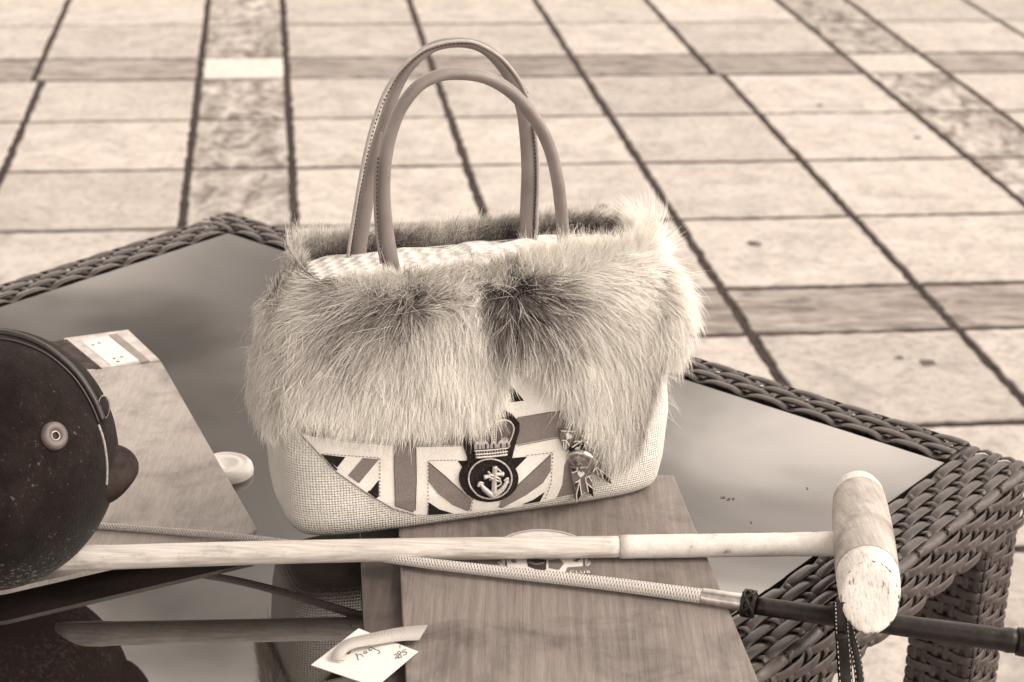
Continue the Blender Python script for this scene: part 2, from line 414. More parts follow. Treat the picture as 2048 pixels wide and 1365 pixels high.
c0 = P(452, 946, TZ)
dprof = [(0, .0055), (.012, .0055), (.0135, .0062), (.0155, .0055), (.020, .0058), (.0215, .0068), (.0235, .0062), (.0262, .0045), (.0275, .002), (.0268, 0)]
def lathe(prof, c, seg=48, ax=ZZ, ex=None):
    ex = ex or Vector((1, 0, 0)); ex = (ex - ax * ex.dot(ax)).normalized(); ey = ax.cross(ex); V = []; Fc = []
    for r_, h_ in prof:
        for k in range(seg):
            t = k / seg * math.tau; V.append(c + ex * (r_ * math.cos(t)) + ey * (r_ * math.sin(t)) + ax * h_)
    for i in range(len(prof) - 1):
        for k in range(seg): Fc.append((i * seg + k, i * seg + (k + 1) % seg, (i + 1) * seg + (k + 1) % seg, (i + 1) * seg + k))
    return V, Fc
m_ceram = simple('cream_plastic', .62, .7, 40, .35, .5)
tag(mesh('round_lid', *lathe([(0.0001, dprof[0][1])] + [(a * 1.02, b * 1.9) for a, b in dprof[1:]], c0), m_ceram), 'small cream round lid with stepped rings, half under the pale board', 'lid')

rb = empty('wooden_board', P(1150, 1200, TZ), 'broad brown wooden board with a white club crest, supporting the bag', 'board')
pix = [(794, 950), (1347, 950), (1388, 1050), (1443, 1182), (1562, 1470), (818, 1470), (803, 1200), (797, 1050)]
mesh('panel', *plank('', '', pix, ZR2 - .008, ZR2, m_wr), m_wr, rb, False)
db = empty('wooden_board', P(760, 1200, TZ), 'darker board underneath, sticking out to the left of the brown one', 'board')
pix = [(718, 1035), (1300, 1010), (1500, 1490), (732, 1490), (727, 1250)]
mesh('panel', *plank('', '', pix, ZR1 - .010, ZR1, m_wd), m_wd, db, False)
V, Fc = boxv(P(740, 1400, TZ) , Vector((.25, 0, 0)), Vector((0, .04, 0)), ZZ * .006); mesh('batten', V, Fc, m_wd, db, False)
V, Fc = boxv(P(800, 1020, TZ), Vector((.2, 0, 0)), Vector((0, .03, 0)), ZZ * .006); mesh('batten', V, Fc, m_wd, db, False)

# crest printed on the brown board
cz = TZ + ZR2
cc0 = P(1087, 1107, cz); ex = (P(1190, 1107, cz) - P(985, 1107, cz)).normalized(); ey = ZZ.cross(ex)
CR = .0455
m_cw = simple('crest_white', .55, .68, 120, .5); m_cg = simple('crest_brown', .12, .16, 90, .5); m_cd = simple('crest_dark', .025, .04, 90, .5)
def disc(c, r, n=40, r0=None):
    if r0 is None: return [c] + [c + ex * r * math.cos(t) + ey * r * math.sin(t) for t in np.linspace(0, math.tau, n, endpoint=False)], [(0, 1 + i, 1 + (i + 1) % n) for i in range(n)]
    A = [c + ex * r * math.cos(t) + ey * r * math.sin(t) for t in np.linspace(0, math.tau, n, endpoint=False)]
    B = [c + ex * r0 * math.cos(t) + ey * r0 * math.sin(t) for t in np.linspace(0, math.tau, n, endpoint=False)]
    return A + B, [(i, (i + 1) % n, n + (i + 1) % n, n + i) for i in range(n)]
crest = mesh('crest', *disc(cc0 + ZZ * .0003, CR), m_cw, rb, False)
mesh('crest_ring', *disc(cc0 + ZZ * .0006, CR * .97, r0=CR * .91), simple('crest_tan', .3, .36, 80, .5), crest, False)
def flat(pix, dz, mat, name, par):
    q = [P(x, y, cz + dz) for x, y in pix]
    return mesh(name, q, [tuple(range(len(q)))], mat, par, False)
def leaf(cx_, cy_, a, l=9, w_=3.2):
    return [(cx_ + math.cos(t) * l * math.cos(a) - math.sin(t) * w_ * math.sin(a), cy_ + (math.cos(t) * l * math.sin(a) + math.sin(t) * w_ * math.cos(a)) * .6) for t in np.linspace(0, math.tau, 8, endpoint=False)]
flat([(1053, 1116), (1093, 1120), (1092, 1140), (1080, 1142), (1056, 1133)], .0007, m_cd, 'crest_shield', crest)
flat([(1057, 1122), (1072, 1127), (1089, 1124), (1089, 1128), (1072, 1131), (1057, 1127)], .0010, m_cg, 'crest_chevron', crest)
flat([(1097, 1121), (1120, 1118), (1128, 1128), (1118, 1140), (1098, 1136)], .0007, m_cg, 'crest_charge', crest)
for cx_ in (1012, 1168):
    for k in range(9):
        a = -2.8 + k * .33
        flat(leaf(cx_ + 17 * math.cos(a), 1126 + 12 * math.sin(a), a, 5.5), .0008, m_cg, 'crest_leaf', crest)
    flat([(cx_ - 1.5, 1137), (cx_ - 1, 1114), (cx_ + 1, 1114), (cx_ + 2, 1137)], .0007, m_cd, 'crest_trunk', crest)
flat([(1135, 1135), (1190, 1131), (1185, 1147), (1131, 1150)], .0009, m_cg, 'crest_banner', crest)
flat([(1000, 1142), (1036, 1144), (1034, 1152), (1006, 1148)], .0009, m_cg, 'crest_banner', crest)
def text_mesh(s, size, loc, xdir, ydir, mat, par, name='lettering', extr=.00015):
    cu = bpy.data.curves.new('t', 'FONT'); cu.body = s; cu.size = size; cu.extrude = extr; cu.align_x = 'CENTER'; cu.space_character = 1.25
    to = bpy.data.objects.new('t', cu); COL.objects.link(to); dg = bpy.context.evaluated_depsgraph_get()
    me = bpy.data.meshes.new_from_object(to.evaluated_get(dg)); bpy.data.objects.remove(to)
    me.name = name
    z = xdir.cross(ydir); mt = Matrix(((xdir.x, ydir.x, z.x, loc.x), (xdir.y, ydir.y, z.y, loc.y), (xdir.z, ydir.z, z.z, loc.z), (0, 0, 0, 1)))
    me.transform(mt); return link(name, me, mat, par)
text_mesh('CLUB', .0066, P(1160, 1147, cz + .0011), ex, ey, m_cw, crest)

# ------------------------------------------------------------------ helmet
m_suede = M('dark_suede', .95, .04); c = m_suede.coord(); f = m_suede.noise(c, 14, 6, .65); h = m_suede.noise(c, 420, 3, .7)
spk = m_suede.noise(c, 240, 5, .75); gz = m_suede.N.new('ShaderNodeSeparateXYZ'); m_suede.L.new(m_suede.tc.outputs['Object'], gz.inputs[0])
col = m_suede.ramp(f, [(.3, .006), (.7, .021)])
zm = m_suede.N.new('ShaderNodeMapRange'); zm.inputs[1].default_value = TZ + .11; zm.inputs[2].default_value = TZ + .03; zm.inputs[3].default_value = 0; zm.inputs[4].default_value = .14
m_suede.L.new(gz.outputs[2], zm.inputs[0])
sk = m_suede.math('ADD', spk, zm.outputs[0]); sk = m_suede.math('MULTIPLY_ADD', f, .25); sk.node.inputs[2].default_value = 0
sk2 = m_suede.math('ADD', m_suede.math('ADD', spk, zm.outputs[0]), sk)
dust = m_suede.ramp(sk2, [(.76, (0, 0, 0, 1)), (.88, (1, 1, 1, 1))])
dn = m_suede.N.new('ShaderNodeRGBToBW'); m_suede.L.new(dust, dn.inputs[0])
m_suede.color(m_suede.mixc(dn.outputs[0], m_suede.mixc(.6, col, m_suede.ramp(m_suede.noise(c, 55, 6, .7), [(.35, .35), (.65, 1.0)]), 'MULTIPLY'), C(.2))); m_suede.bump(h, .001); m_suede.bump(f, .001)
m_suede.b.inputs['Sheen Weight'].default_value = .06; m_suede.b.inputs['Sheen Roughness'].default_value = .5
m_suede = m_suede.m
m_band = simple('black_leather', .012, .02, 200, .4, .5, .0004)
m_metal = simple('brass_ring', .12, .3, 60, .35, .5, metal=1)
m_grom = simple('brown_rubber', .07, .1, 90, .45, .5)
HR = .1065
hc = P(-16, 918, TZ + .128)
helmet = empty('polo_helmet', Vector((hc.x, hc.y, TZ + ZL)), 'dark suede polo helmet with round vent grommet and short peak at the left', 'helmet')
def hp(th, ph, k=1.0):  # ph: elevation
    v = Vector((math.cos(ph) * math.cos(th) * 1.0, math.cos(ph) * math.sin(th) * 1.12, math.sin(ph) * 1.05))
    return hc + v * HR * k
V = []; Fc = []; NT, NP = 72, 36
for i in range(NP + 1):
    ph = -1.15 + (math.pi / 2 + 1.15) * i / NP
    for k in range(NT): V.append(hp(k / NT * math.tau, min(ph, math.pi / 2 - .001)))
for i in range(NP):
    for k in range(NT): Fc.append((i * NT + k, i * NT + (k + 1) % NT, (i + 1) * NT + (k + 1) % NT, (i + 1) * NT + k))
nV = len(V)
V += [hc + (v - hc) * .955 for v in V]
for i in range(NP):
    for k in range(NT): Fc.append(tuple(nV + a for a in ((i + 1) * NT + k, (i + 1) * NT + (k + 1) % NT, i * NT + (k + 1) % NT, i * NT + k)))
for k in range(NT): Fc.append((k, nV + k, nV + (k + 1) % NT, (k + 1) % NT))
shell = mesh('shell', V, Fc, m_suede, helmet)
bvS = BVHTree.FromPolygons(V[:nV], [q for q in Fc if max(q) < nV])
def onh(x, y, off=.0):
    l, n, i, d = bvS.ray_cast(CAMP, ray(x, y))
    if l is None: return None, None
    if n.dot(ray(x, y)) > 0: n = -n
    return l + n * off, n
# leather seam band over the crown
path = catmull([onh(x, y, .001)[0] for x, y in ((-120, 690), (-60, 668), (0, 668), (50, 679), (100, 704), (150, 748), (185, 800), (203, 842)) if onh(x, y)[0] is not None], 6)
mesh('seam_band', *merge([tube(path, .0034, 8)]), m_band, helmet)
path2 = catmull([onh(x, y, .001)[0] for x, y in ((-60, 680), (0, 680), (50, 691), (100, 716), (146, 757), (178, 806), (196, 848)) if onh(x, y)[0] is not None], 6)
mesh('seam_band', *tube(path2, .0012, 6), m_band, helmet)
path3 = catmull([onh(x, y, .0004)[0] for x, y in ((196, 850), (207, 885), (213, 930), (212, 970)) if onh(x, y)[0] is not None], 6)
m_fray = simple('frayed_edge', .2, .4, 300, .9)
mesh('edge_trim', *tube(path3, .0012, 6), m_fray, helmet)
gp, gn = onh(107, 873, .001)
gn2 = gn.lerp(-ray(107, 873), .2).normalized()
vent = mesh('vent_grommet', *lathe([(.0035, -.004), (.0036, .002), (.005, .0035), (.008, .0042), (.0105, .0035), (.0118, .0015), (.012, -.003)], gp, 32, gn2), m_grom, helmet)
mesh('eyelet', *lathe([(.0028, -.003), (.0028, .0022), (.0036, .0032), (.0044, .0022)], gp, 24, gn2), m_metal, vent)
mesh('eyelet_hole', *lathe([(.0001, .0005), (.0029, .0005)], gp, 24, gn2), m_under, vent)
rp = onh(200, 815)[0]
rp = rp if rp else P(205, 815, TZ + .15)
ringc = rp + RT * .003
mesh('buckle_ring', *tube([ringc + UP * (.010 * math.cos(t)) + RT * (.0042 * math.sin(t)) + fwd * (.003 * math.sin(t)) for t in np.linspace(0, math.tau, 24, endpoint=False)], .0009, 6, close=True), m_metal, helmet)
# peak: thick rounded bill sticking out at the right
pc = Pp(214, 948, hc + fwd * .012, fwd); V = []; Fc = []; NA, NB = 36, 18
for i in range(NB + 1):
    ph = math.pi * i / NB
    for k in range(NA):
        t = k / NA * math.tau
        x = math.sin(ph) * math.cos(t); z = math.cos(ph); y = math.sin(ph) * math.sin(t)
        rdg = .0003 * math.exp(-((z + .1 - x * .5) / .12) ** 2)
        V.append(pc + RT * ((.0265 + .004 * z) * x * (1 - .25 * max(-z, 0)) + .0015 * z + rdg) + UP * (.0262 * z) + fwd * (.03 * y * (1 - .3 * z)) )
for i in range(NB):
    for k in range(NA): Fc.append((i * NA + k, (i + 1) * NA + k, (i + 1) * NA + (k + 1) % NA, i * NA + (k + 1) % NA))
m_pk = simple('peak_suede_lit', .022, .05, 60, .9, .05, .001)  # paler than the shell suede: light on the peak put into its colour
pk = mesh('peak', V, Fc, m_pk, helmet)
rim = [pc + RT * (.0262 * math.cos(rad(t)) * (1 if t > 0 else .88) + .003) + UP * (.0262 * math.sin(rad(t))) - fwd * .0155 * math.cos(rad(t) * 1.0) ** 2 for t in range(-70, 60, 8)]

# ------------------------------------------------------------------ polo mallet
def fiber(name, lo, hi, ang, st=60, sc=8, rough=.4, grime=.3):
    m = M(name, rough, .4); c = m.coord((1, st, st), (0, 0, ang)); c2 = m.coord()
    f = m.noise(c, sc, 5, .6); g = m.noise(c2, 60, 6, .7); h = m.noise(c2, 14, 3)
    col = m.ramp(f, [(.3, lo), (.66, hi)]); col = m.mixc(grime, col, m.ramp(g, [(.3, .1), (.45, .98)]), 'MULTIPLY')
    m.color(m.mixc(.3, col, m.ramp(h, [(.3, .5), (.6, .98)]), 'MULTIPLY')); m.bump(f, .0004); return m.m
zm_ = TZ + .038
pa, pb, pc_, pd = P(100, 1119, zm_), P(800, 1096, zm_), P(1243, 1094, zm_), P(1672, 1088, zm_)
angm = math.atan2((pd - pa).y, (pd - pa).x)
m_cane = fiber('bamboo_cane', .4, .64, -angm, 70, 6)
m_tapew = M('white_cloth_tape', .75, .3); c = m_tapew.coord(); f = m_tapew.noise(c, 45, 6, .75); g = m_tapew.noise(c, 900, 2)
m_tapew.color(m_tapew.ramp(f, [(.30, .1), (.38, .52), (.6, .66)])); m_tapew.bump(g, .0004); m_tapew.bump(f, .0006); m_tapew = m_tapew.m
mallet = empty('polo_mallet', P(1735, 1150, TZ), 'polo mallet with bamboo shaft and white tipped wooden head lying across the table', 'mallet')
def pxr(px_w, p): return px_w * (p - CAMP).dot(fwd) / F / 2
path = [pa.lerp(pc_, t) for t in np.linspace(0, 1, 40)]
# slight camber of the cane
for i, p_ in enumerate(path): p_ += UP * (.0018 * math.sin(i / 39 * math.pi))
rr = []
for i in range(40):
    t = i / 39; r = pxr(50 + (44 - 50) * t, path[i]); x = 100 + (1243 - 100) * t
    r *= 1 + .10 * math.exp(-((x - 178) / 14) ** 2) + .02 * math.exp(-((x - 700) / 10) ** 2); rr.append(r)
mesh('shaft', *tube(path, rr, 20), m_cane, mallet)
path = [pc_.lerp(pd, t) for t in np.linspace(-.01, 1.04, 24)]
rr = [pxr(48 + (0 if t < .75 else (t - .75) * 14), pc_) * (1 + .012 * math.sin(i * 2.1)) for i, t in enumerate(np.linspace(0, 1, 24))]
mesh('tape_wrap', *tube(path, rr, 20), m_tapew, mallet)
# dirt flecks on the tape are in the material; head
h0 = P(1717, 988, TZ + .033); h1 = P(1743, 1218, TZ + .064)
hax = (h1 - h0).normalized()
m_head = wood('scuffed_mallet_wood', .3, .5, -(math.atan2(hax.y, hax.x) - math.pi / 2), 22, .5, .4, .6, 8)
m_white = M('chipped_white_paint', .55, .4); c = m_white.coord((1, 1, 1)); c3 = m_white.coord((20, 1.5, 8), (0, 0, -math.atan2(hax.y, hax.x) + math.pi / 2)); f = m_white.noise(c, 62, 7, .75); g = m_white.noise(c3, 26, 4, .7)
col = m_white.ramp(f, [(.345, .12), (.38, .55), (.7, .68)]); m_white.color(m_white.mixc(.45, col, m_white.ramp(g, [(.36, .28), (.47, .97)]), 'MULTIPLY')); m_white.bump(f, .0012); m_white.bump(g, .0006); m_white = m_white.m
Lh = (h1 - h0).length
def headpt(s, th, cutmode=False):
    """s metres from the far end; cigar section"""
    r = .0262
    u = s / (Lh + .045)
    return r
e1 = hax.cross(ZZ).normalized(); e2 = e1.cross(hax).normalized()   # e2 up
SEG = 40
def ring_at(c_, r, shear=None):
    out_ = []
    for k in range(SEG):
        t = k / SEG * math.tau; q = c_ + e1 * (r * math.cos(t)) + e2 * (r * math.sin(t)); out_.append(q)
    return out_
# radii along axis
s_list = [(-.022, .006), (-.0205, .0125), (-.016, .0185), (-.008, .0222), (.004, .0242), (.02, .0252)]
ss = [(-.004, 0)]
rings = []; ax0 = h0
prof_ = [(-.019, .004), (-.018, .010), (-.014, .0165), (-.007, .0212), (.004, .0236), (.020, .0247), (.0205, .025), (.05, .0262), (.09, .027), (.13, .0276), (.15, .0274), (.2015, .0274), (.202, .0271)]
V = []; Fc = []
for s, r in prof_: V += ring_at(ax0 + hax * s, r)
for i in range(len(prof_) - 1):
    for k in range(SEG): Fc.append((i * SEG + k, i * SEG + (k + 1) % SEG, (i + 1) * SEG + (k + 1) % SEG, (i + 1) * SEG + k))
Fc.append(tuple(range(SEG)))
ncap = 5
me_ = mesh('head', V, [q for q in Fc], m_head, mallet); me_.data.materials.append(m_white)
for p_ in me_.data.polygons:
    cs = (Vector(p_.center) - ax0).dot(hax)
    if cs < .0202: p_.material_index = 1
# slanted near end: oblique cut facing up and towards the viewer
tipc = ax0 + hax * .202
cutn = (e2 * .62 + hax * .78).normalized()
cutp = ax0 + hax * .251
V = []; Fc = []; nl = 7
ra = .0268
for i in range(nl + 1):
    f_ = i / nl
    for k in range(SEG):
        t = k / SEG * math.tau; off = e1 * (ra * math.cos(t)) + e2 * (ra * math.sin(t))
        smax = ((cutp - tipc - off).dot(cutn)) / hax.dot(cutn)
        smax = max(min(smax, .074 - .016 * abs(math.cos(t))), .002)
        rr_ = 1 - .10 * f_ ** 3
        V.append(tipc + off * rr_ + hax * (smax * f_ - .0005))
for i in range(nl):
    for k in range(SEG): Fc.append((i * SEG + k, i * SEG + (k + 1) % SEG, (i + 1) * SEG + (k + 1) % SEG, (i + 1) * SEG + k))
b0 = nl * SEG; cen = sum((V[b0 + k] for k in range(SEG)), Vector()) / SEG
for l_, sc_ in ((1, .93), (2, .6)):
    for k in range(SEG): V.append(cen + (V[b0 + k] - cen) * sc_ + cutn * (.0012 if l_ == 1 else .0018) + cutn * random.uniform(-.0004, .0004))
    a = b0 + (l_ - 1) * SEG if l_ == 1 else len(V) - 2 * SEG
    bb = len(V) - SEG
    for k in range(SEG): Fc.append((a + k, a + (k + 1) % SEG, bb + (k + 1) % SEG, bb + k))
Fc.append(tuple(len(V) - SEG + k for k in range(SEG)))
ptip = mesh('painted_tip', V, Fc, m_white, mallet)
m_chip = simple('bare_chipped_wood', .06, .2, 300, .8, .2)
ce = []
for k in range(0, SEG):
    if random.random() < .55:
        a_, b_ = V[b0 + k], V[b0 + (k + 1) % SEG]; ce.append(tube([a_ + cutn * .0003, a_.lerp(b_, .5) + cutn * random.uniform(.0002, .0008) + (cen - a_) * random.uniform(0, .04), b_ + cutn * .0003], [.0001, random.uniform(.0004, .001), .0001], 5))
for q_ in range(16):
    a_ = cen + e1 * random.uniform(-.018, .018) + cutn * .0014; dd = cutn.cross(e1) * random.uniform(.003, .012); a_ += cutn.cross(e1) * random.uniform(-.016, .01)
    ce.append(tube([a_, a_ + dd * .5 + e1 * random.uniform(-.001, .001), a_ + dd], [.0001, random.uniform(.0002, .0005), .0001], 5))
mesh('chipped_edge', *merge(ce), m_chip, ptip, True, 'stuff')

# ------------------------------------------------------------------ whip
def pw(x, y, z): return P(x, y, TZ + z)
m_braid = M('pale_braid', .6, .4); c = m_braid.coord(src='UV')
sp2 = m_braid.N.new('ShaderNodeSeparateXYZ'); m_braid.L.new(c, sp2.inputs[0])
a_ = m_braid.math('SINE', m_braid.math('ADD', m_braid.math('MULTIPLY', sp2.outputs[0], 2300), m_braid.math('MULTIPLY', sp2.outputs[1], math.tau * 5)))
b_ = m_braid.math('SINE', m_braid.math('SUBTRACT', m_braid.math('MULTIPLY', sp2.outputs[0], 2300), m_braid.math('MULTIPLY', sp2.outputs[1], math.tau * 5)))
h_ = m_braid.math('MAXIMUM', a_, b_)
m_braid.color(m_braid.ramp(m_braid.math('MULTIPLY_ADD', h_, .5), [(.1, .36), (.75, .56)])); m_braid.bump(h_, .0006)
m_braid.N['Math'] if False else None
m_braid = m_braid.m
m_hand = simple('dark_leather_grip', .006, .016, 120, .4, .25, .0006)
m_silver = M('worn_ferrule', .32, .5, .85); m_silver.color(m_silver.ramp(m_silver.noise(m_silver.coord(), 90, 5), [(.3, .35), (.6, .62)])); m_silver = m_silver.m
m_thread = simple('white_thread', .5, .6, 50, .7)
whip = empty('riding_whip', P(1000, 1140, TZ), 'slim riding whip with pale braided shaft, metal ferrule and dark leather handle', 'whip')
wp = [pw(150, 1048, .021), pw(210, 1053, .021), pw(350, 1064, .021), pw(510, 1079, .024), pw(800, 1120, .034), pw(1000, 1144, .034), pw(1200, 1166, .034), pw(1404, 1193, .033)]
wr = [pxr(v, pw(900, 1120, .02)) for v in (13, 14, 15, 16, 20, 23, 26, 29)]
pth = catmull(wp, 10); rr = list(np.interp(np.linspace(0, 7, len(pth)), range(8), wr))
V, Fc = tube(pth, rr, 16)
bo = mesh('braided_shaft', V, Fc, m_braid, whip)
uvl = bo.data.uv_layers.new(name='UVMap'); acc = [0]
for i in range(1, len(pth)): acc.append(acc[-1] + (pth[i] - pth[i - 1]).length)
for poly in bo.data.polygons:
    ks = [bo.data.loops[li].vertex_index % 16 for li in poly.loop_indices]
    for li, k in zip(poly.loop_indices, ks):
        vi = bo.data.loops[li].vertex_index; kk = k / 16
        if max(ks) == 15 and 0 in ks and k == 0: kk = 1
        uvl.data[li].uv = (acc[vi // 16], kk)
f0, f1 = pw(1404, 1193, .033), pw(1484, 1205, .0325)
mesh('ferrule', *tube([f0 + (f1 - f0) * t for t in (-.02, 0, .03, .97, 1)], [pxr(v, f0) for v in (29, 33, 34, 36, 36)], 24), m_silver, whip)
k0, k1 = pw(1484, 1205, .033), pw(1512, 1210, .033)
kax = (k1 - k0).normalized(); ka = kax.cross(ZZ).normalized(); kb = ka.cross(kax)
kn = [tube([k0 + (k1 - k0) * t for t in np.linspace(-.05, 1.05, 9)], [pxr(v, k0) for v in (34, 42, 46, 48, 49, 48, 46, 42, 36)], 20)]
for s_ in range(4):
    pts = []
    for t in np.linspace(0, math.tau, 40, endpoint=False):
        th = t + s_ * math.tau / 4; along_ = .5 + .38 * math.sin(2 * t + s_)
        pts.append(k0 + (k1 - k0) * along_ + ka * (.0108 * math.cos(th)) + kb * (.0108 * math.sin(th)))
    kn.append(tube(pts, .0016, 6, close=True))
mesh('leather_knot', *merge(kn), m_hand, whip)
g0, g1 = pw(1512, 1212, .0325), pw(2100, 1292, .010)
gl = [g0 + (g1 - g0) * t for t in np.linspace(0, .89, 30)]
mesh('handle', *tube(gl, [pxr(36 + 12 * t + (4 * math.sin(t * 60) if t > .9 else 0), g0) for t in np.linspace(0, 1, 30)], 24), m_hand, whip)
e0 = g0 + (g1 - g0) * .885
mesh('end_cap', *tube([e0 + (g1 - g0).normalized() * s for s in (0, .001, .012, .02, .026, .028)], [pxr(v, g0) for v in (46, 56, 60, 56, 38, 6)], 24), m_hand, whip)
# wrist strap hanging from the handle
def strap(pxs, off, width, name='wrist_strap'):
    pts = catmull([Pp(x, y, pw(1680, 1250, .033) + fwd * o, fwd) for (x, y), o in zip(pxs, off)], 8)
    V, Fc = tube(pts, width, 8, ref=fwd, ry=.0011)
    s = mesh(name, V, Fc, m_hand, whip)
    st_ = []
    tg = frames(pts)
    for sd_ in (-1, 1):
        for i in range(0, len(pts) - 1, 2):
            b = tg[i].cross(fwd).normalized(); p0_ = pts[i] + b * sd_ * width * .78 - fwd * .0012; st_.append(tube([p0_, p0_ + (pts[i + 1] - pts[i]) * .9], .0004, 5))
    mesh('stitching', *merge(st_), m_thread, s, True, 'stuff')
strap([(1682, 1205), (1683, 1232), (1684, 1262), (1687, 1300), (1690, 1345), (1693, 1400)], [-.013, -.014, -.012, -.004, .0, .0], .0062)
strap([(1694, 1240), (1703, 1275), (1712, 1310), (1718, 1350), (1722, 1400)], [.006, .012, .014, .012, .01], .004)
mesh('stud', *lathe([(.0001, .003), (.003, .0028), (.0045, .0015), (.005, 0)], Pp(1683, 1275, pw(1680, 1250, .033) + fwd * -.0125, fwd), 20, -fwd), m_hand, whip)

# ------------------------------------------------------------------ price tag
tagE = empty('price_tag', P(740, 1310, TZ + ZR2), 'white handwritten price tag with a pale ribbed ribbon at the lower edge of the boards', 'price tag')
zt = TZ + .030
card = [(717, 1257), (836, 1303), (752, 1374), (622, 1330)]
V, Fc = slab([P(x, y, zt) for x, y in card], zt - .0005, zt, .0002); cardo = mesh('card', V, Fc, m_paper, tagE, False)
cs = lambda pts: [P(600 + x / 6.83, 1220 + y / 6.83, zt + .0003) for x, y in pts]
strokes = [[(585, 628), (612, 634)], [(640, 575), (650, 602), (664, 580), (678, 600), (690, 566)],
           [(752, 606), (768, 600), (778, 615)], [(770, 600), (792, 665), (800, 690)], [(784, 640), (802, 612), (845, 612), (862, 640)],
           [(905, 560), (880, 565), (876, 592), (900, 596), (912, 565), (908, 590), (930, 580)],
           [(985, 520), (958, 516), (945, 545), (968, 560), (992, 535)], [(992, 520), (1030, 540), (1082, 560), (1090, 590), (1062, 602)],
           [(1283, 622), (1300, 606), (1325, 615), (1322, 640), (1296, 668)], [(1296, 668), (1330, 655), (1352, 662)],
           [(1372, 575), (1345, 566), (1330, 590), (1365, 612), (1388, 640), (1362, 655), (1342, 636), (1362, 606), (1385, 585), (1372, 575)],
           [(1368, 482), (1366, 522)], [(1455, 545), (1408, 552)], [(1408, 552), (1402, 582)], [(1402, 582), (1440, 572), (1460, 592), (1440, 615), (1412, 616)]]
mesh('handwriting', *merge([tube(catmull(cs(s), 5), .00027, 5) for s in strokes]), m_ink, cardo, True)
m_rib = M('grosgrain', .6, .4); c = m_rib.coord(src='UV'); s2 = m_rib.N.new('ShaderNodeSeparateXYZ'); m_rib.L.new(c, s2.inputs[0])
wv = m_rib.math('SINE', m_rib.math('MULTIPLY', s2.outputs[0], 5200)); m_rib.color(m_rib.ramp(m_rib.math('MULTIPLY_ADD', wv, .5), [(.0, .42), (.7, .6)])); m_rib.bump(wv, .0003); m_rib = m_rib.m
up_ = [(662, 1318), (668, 1300), (690, 1280), (740, 1267), (800, 1255), (856, 1250)]
lo_ = [(688, 1322), (692, 1306), (712, 1295), (750, 1289), (795, 1282), (838, 1280)]
zz = [.033, .037, .036, .034, .033, .033]
A = catmull([P(x, y, TZ + z) for (x, y), z in zip(up_, zz)], 8); B = catmull([P(x, y, TZ + z) for (x, y), z in zip(lo_, zz)], 8)
V = []; Fc = []; n_ = len(A)
for a, b in zip(A, B): V += [a, b]
for a, b in zip(A, B): V += [a - ZZ * .0006, b - ZZ * .0006]
for i in range(n_ - 1):
    Fc.append((2 * i, 2 * i + 1, 2 * i + 3, 2 * i + 2)); Fc.append(tuple(2 * n_ + q for q in (2 * i + 2, 2 * i + 3, 2 * i + 1, 2 * i)))
    Fc.append((2 * i, 2 * i + 2, 2 * n_ + 2 * i + 2, 2 * n_ + 2 * i)); Fc.append((2 * i + 1, 2 * n_ + 2 * i + 1, 2 * n_ + 2 * i + 3, 2 * i + 3))
ro = mesh('ribbon', V, Fc, m_rib, tagE, True); uvl = ro.data.uv_layers.new(name='UVMap'); acc = [0]
for i in range(1, n_): acc.append(acc[-1] + ((A[i] - A[i - 1]).length + (B[i] - B[i - 1]).length) / 2)
for l_ in ro.data.loops: uvl.data[l_.index].uv = (acc[(l_.vertex_index % (2 * n_)) // 2], 0)

# ------------------------------------------------------------------ handbag
ZB = TZ + ZR2 + .001
b0_ = P(596, 1092, ZB); b1_ = P(1332, 988, ZB)
BX = (b1_ - b0_); BLEN = BX.length; BX.normalize(); BY = ZZ.cross(BX)
HB = .062
BO = (b0_ + b1_) / 2 + BY * HB
A0 = BLEN / 2 + .002
BH = .234
def bprof(t):
    xs = [0, .04, .15, .35, .6, .8, 1.0]
    a = np.interp(t, xs, [A0 * .985, A0 * 1.0, A0 * 1.02, A0 * 1.035, A0 * 1.01, A0 * .95, A0 * .83])
    b = np.interp(t, xs, [HB * .96, HB * 1.03, HB * 1.1, HB * 1.12, HB * 1.0, HB * .88, HB * .78])
    return float(a), float(b)
def bpt(th, t, k=0.0):
    a, b = bprof(t); c_, s_ = math.cos(th), math.sin(th); e = 2 / 5.5
    x = (a + k) * math.copysign(abs(c_) ** e, c_); y = (b + k) * math.copysign(abs(s_) ** e, s_)
    # bottom edge rounding
    return BO + BX * x + BY * y + ZZ * (t * BH)
def ring_th(n):
    # angles giving roughly even spacing along the superellipse
    th = np.linspace(0, math.tau, 4000); a, b = A0, HB; e = 2 / 5.5
    X = a * np.sign(np.cos(th)) * np.abs(np.cos(th)) ** e; Y = b * np.sign(np.sin(th)) * np.abs(np.sin(th)) ** e
    s = np.concatenate([[0], np.cumsum(np.hypot(np.diff(X), np.diff(Y)))]); return np.interp(np.linspace(0, s[-1], n, endpoint=False), s, th), s[-1]
NR = 120; NH = 40; ths, PER = ring_th(NR)
def shell_mesh(t0, t1, k, nh=NH, botin=True):
    V = []; Fc = []
    for i in range(nh + 1):
        t = t0 + (t1 - t0) * i / nh
        kk = k
        if t0 == 0: kk = k - .004 * math.exp(-t / .012)
        for q_ in ths: V.append(bpt(q_, t, kk) )
    for i in range(nh):
        for q_ in range(NR): Fc.append((i * NR + q_, i * NR + (q_ + 1) % NR, (i + 1) * NR + (q_ + 1) % NR, (i + 1) * NR + q_))
    return V, Fc
m_linen = M('natural_linen', .85, .2); c = m_linen.coord(src='UV'); s3 = m_linen.N.new('ShaderNodeSeparateXYZ'); m_linen.L.new(c, s3.inputs[0])
kf = math.tau / .0052
u_ = m_linen.math('MULTIPLY', s3.outputs[0], kf); v_ = m_linen.math('MULTIPLY', s3.outputs[1], kf)
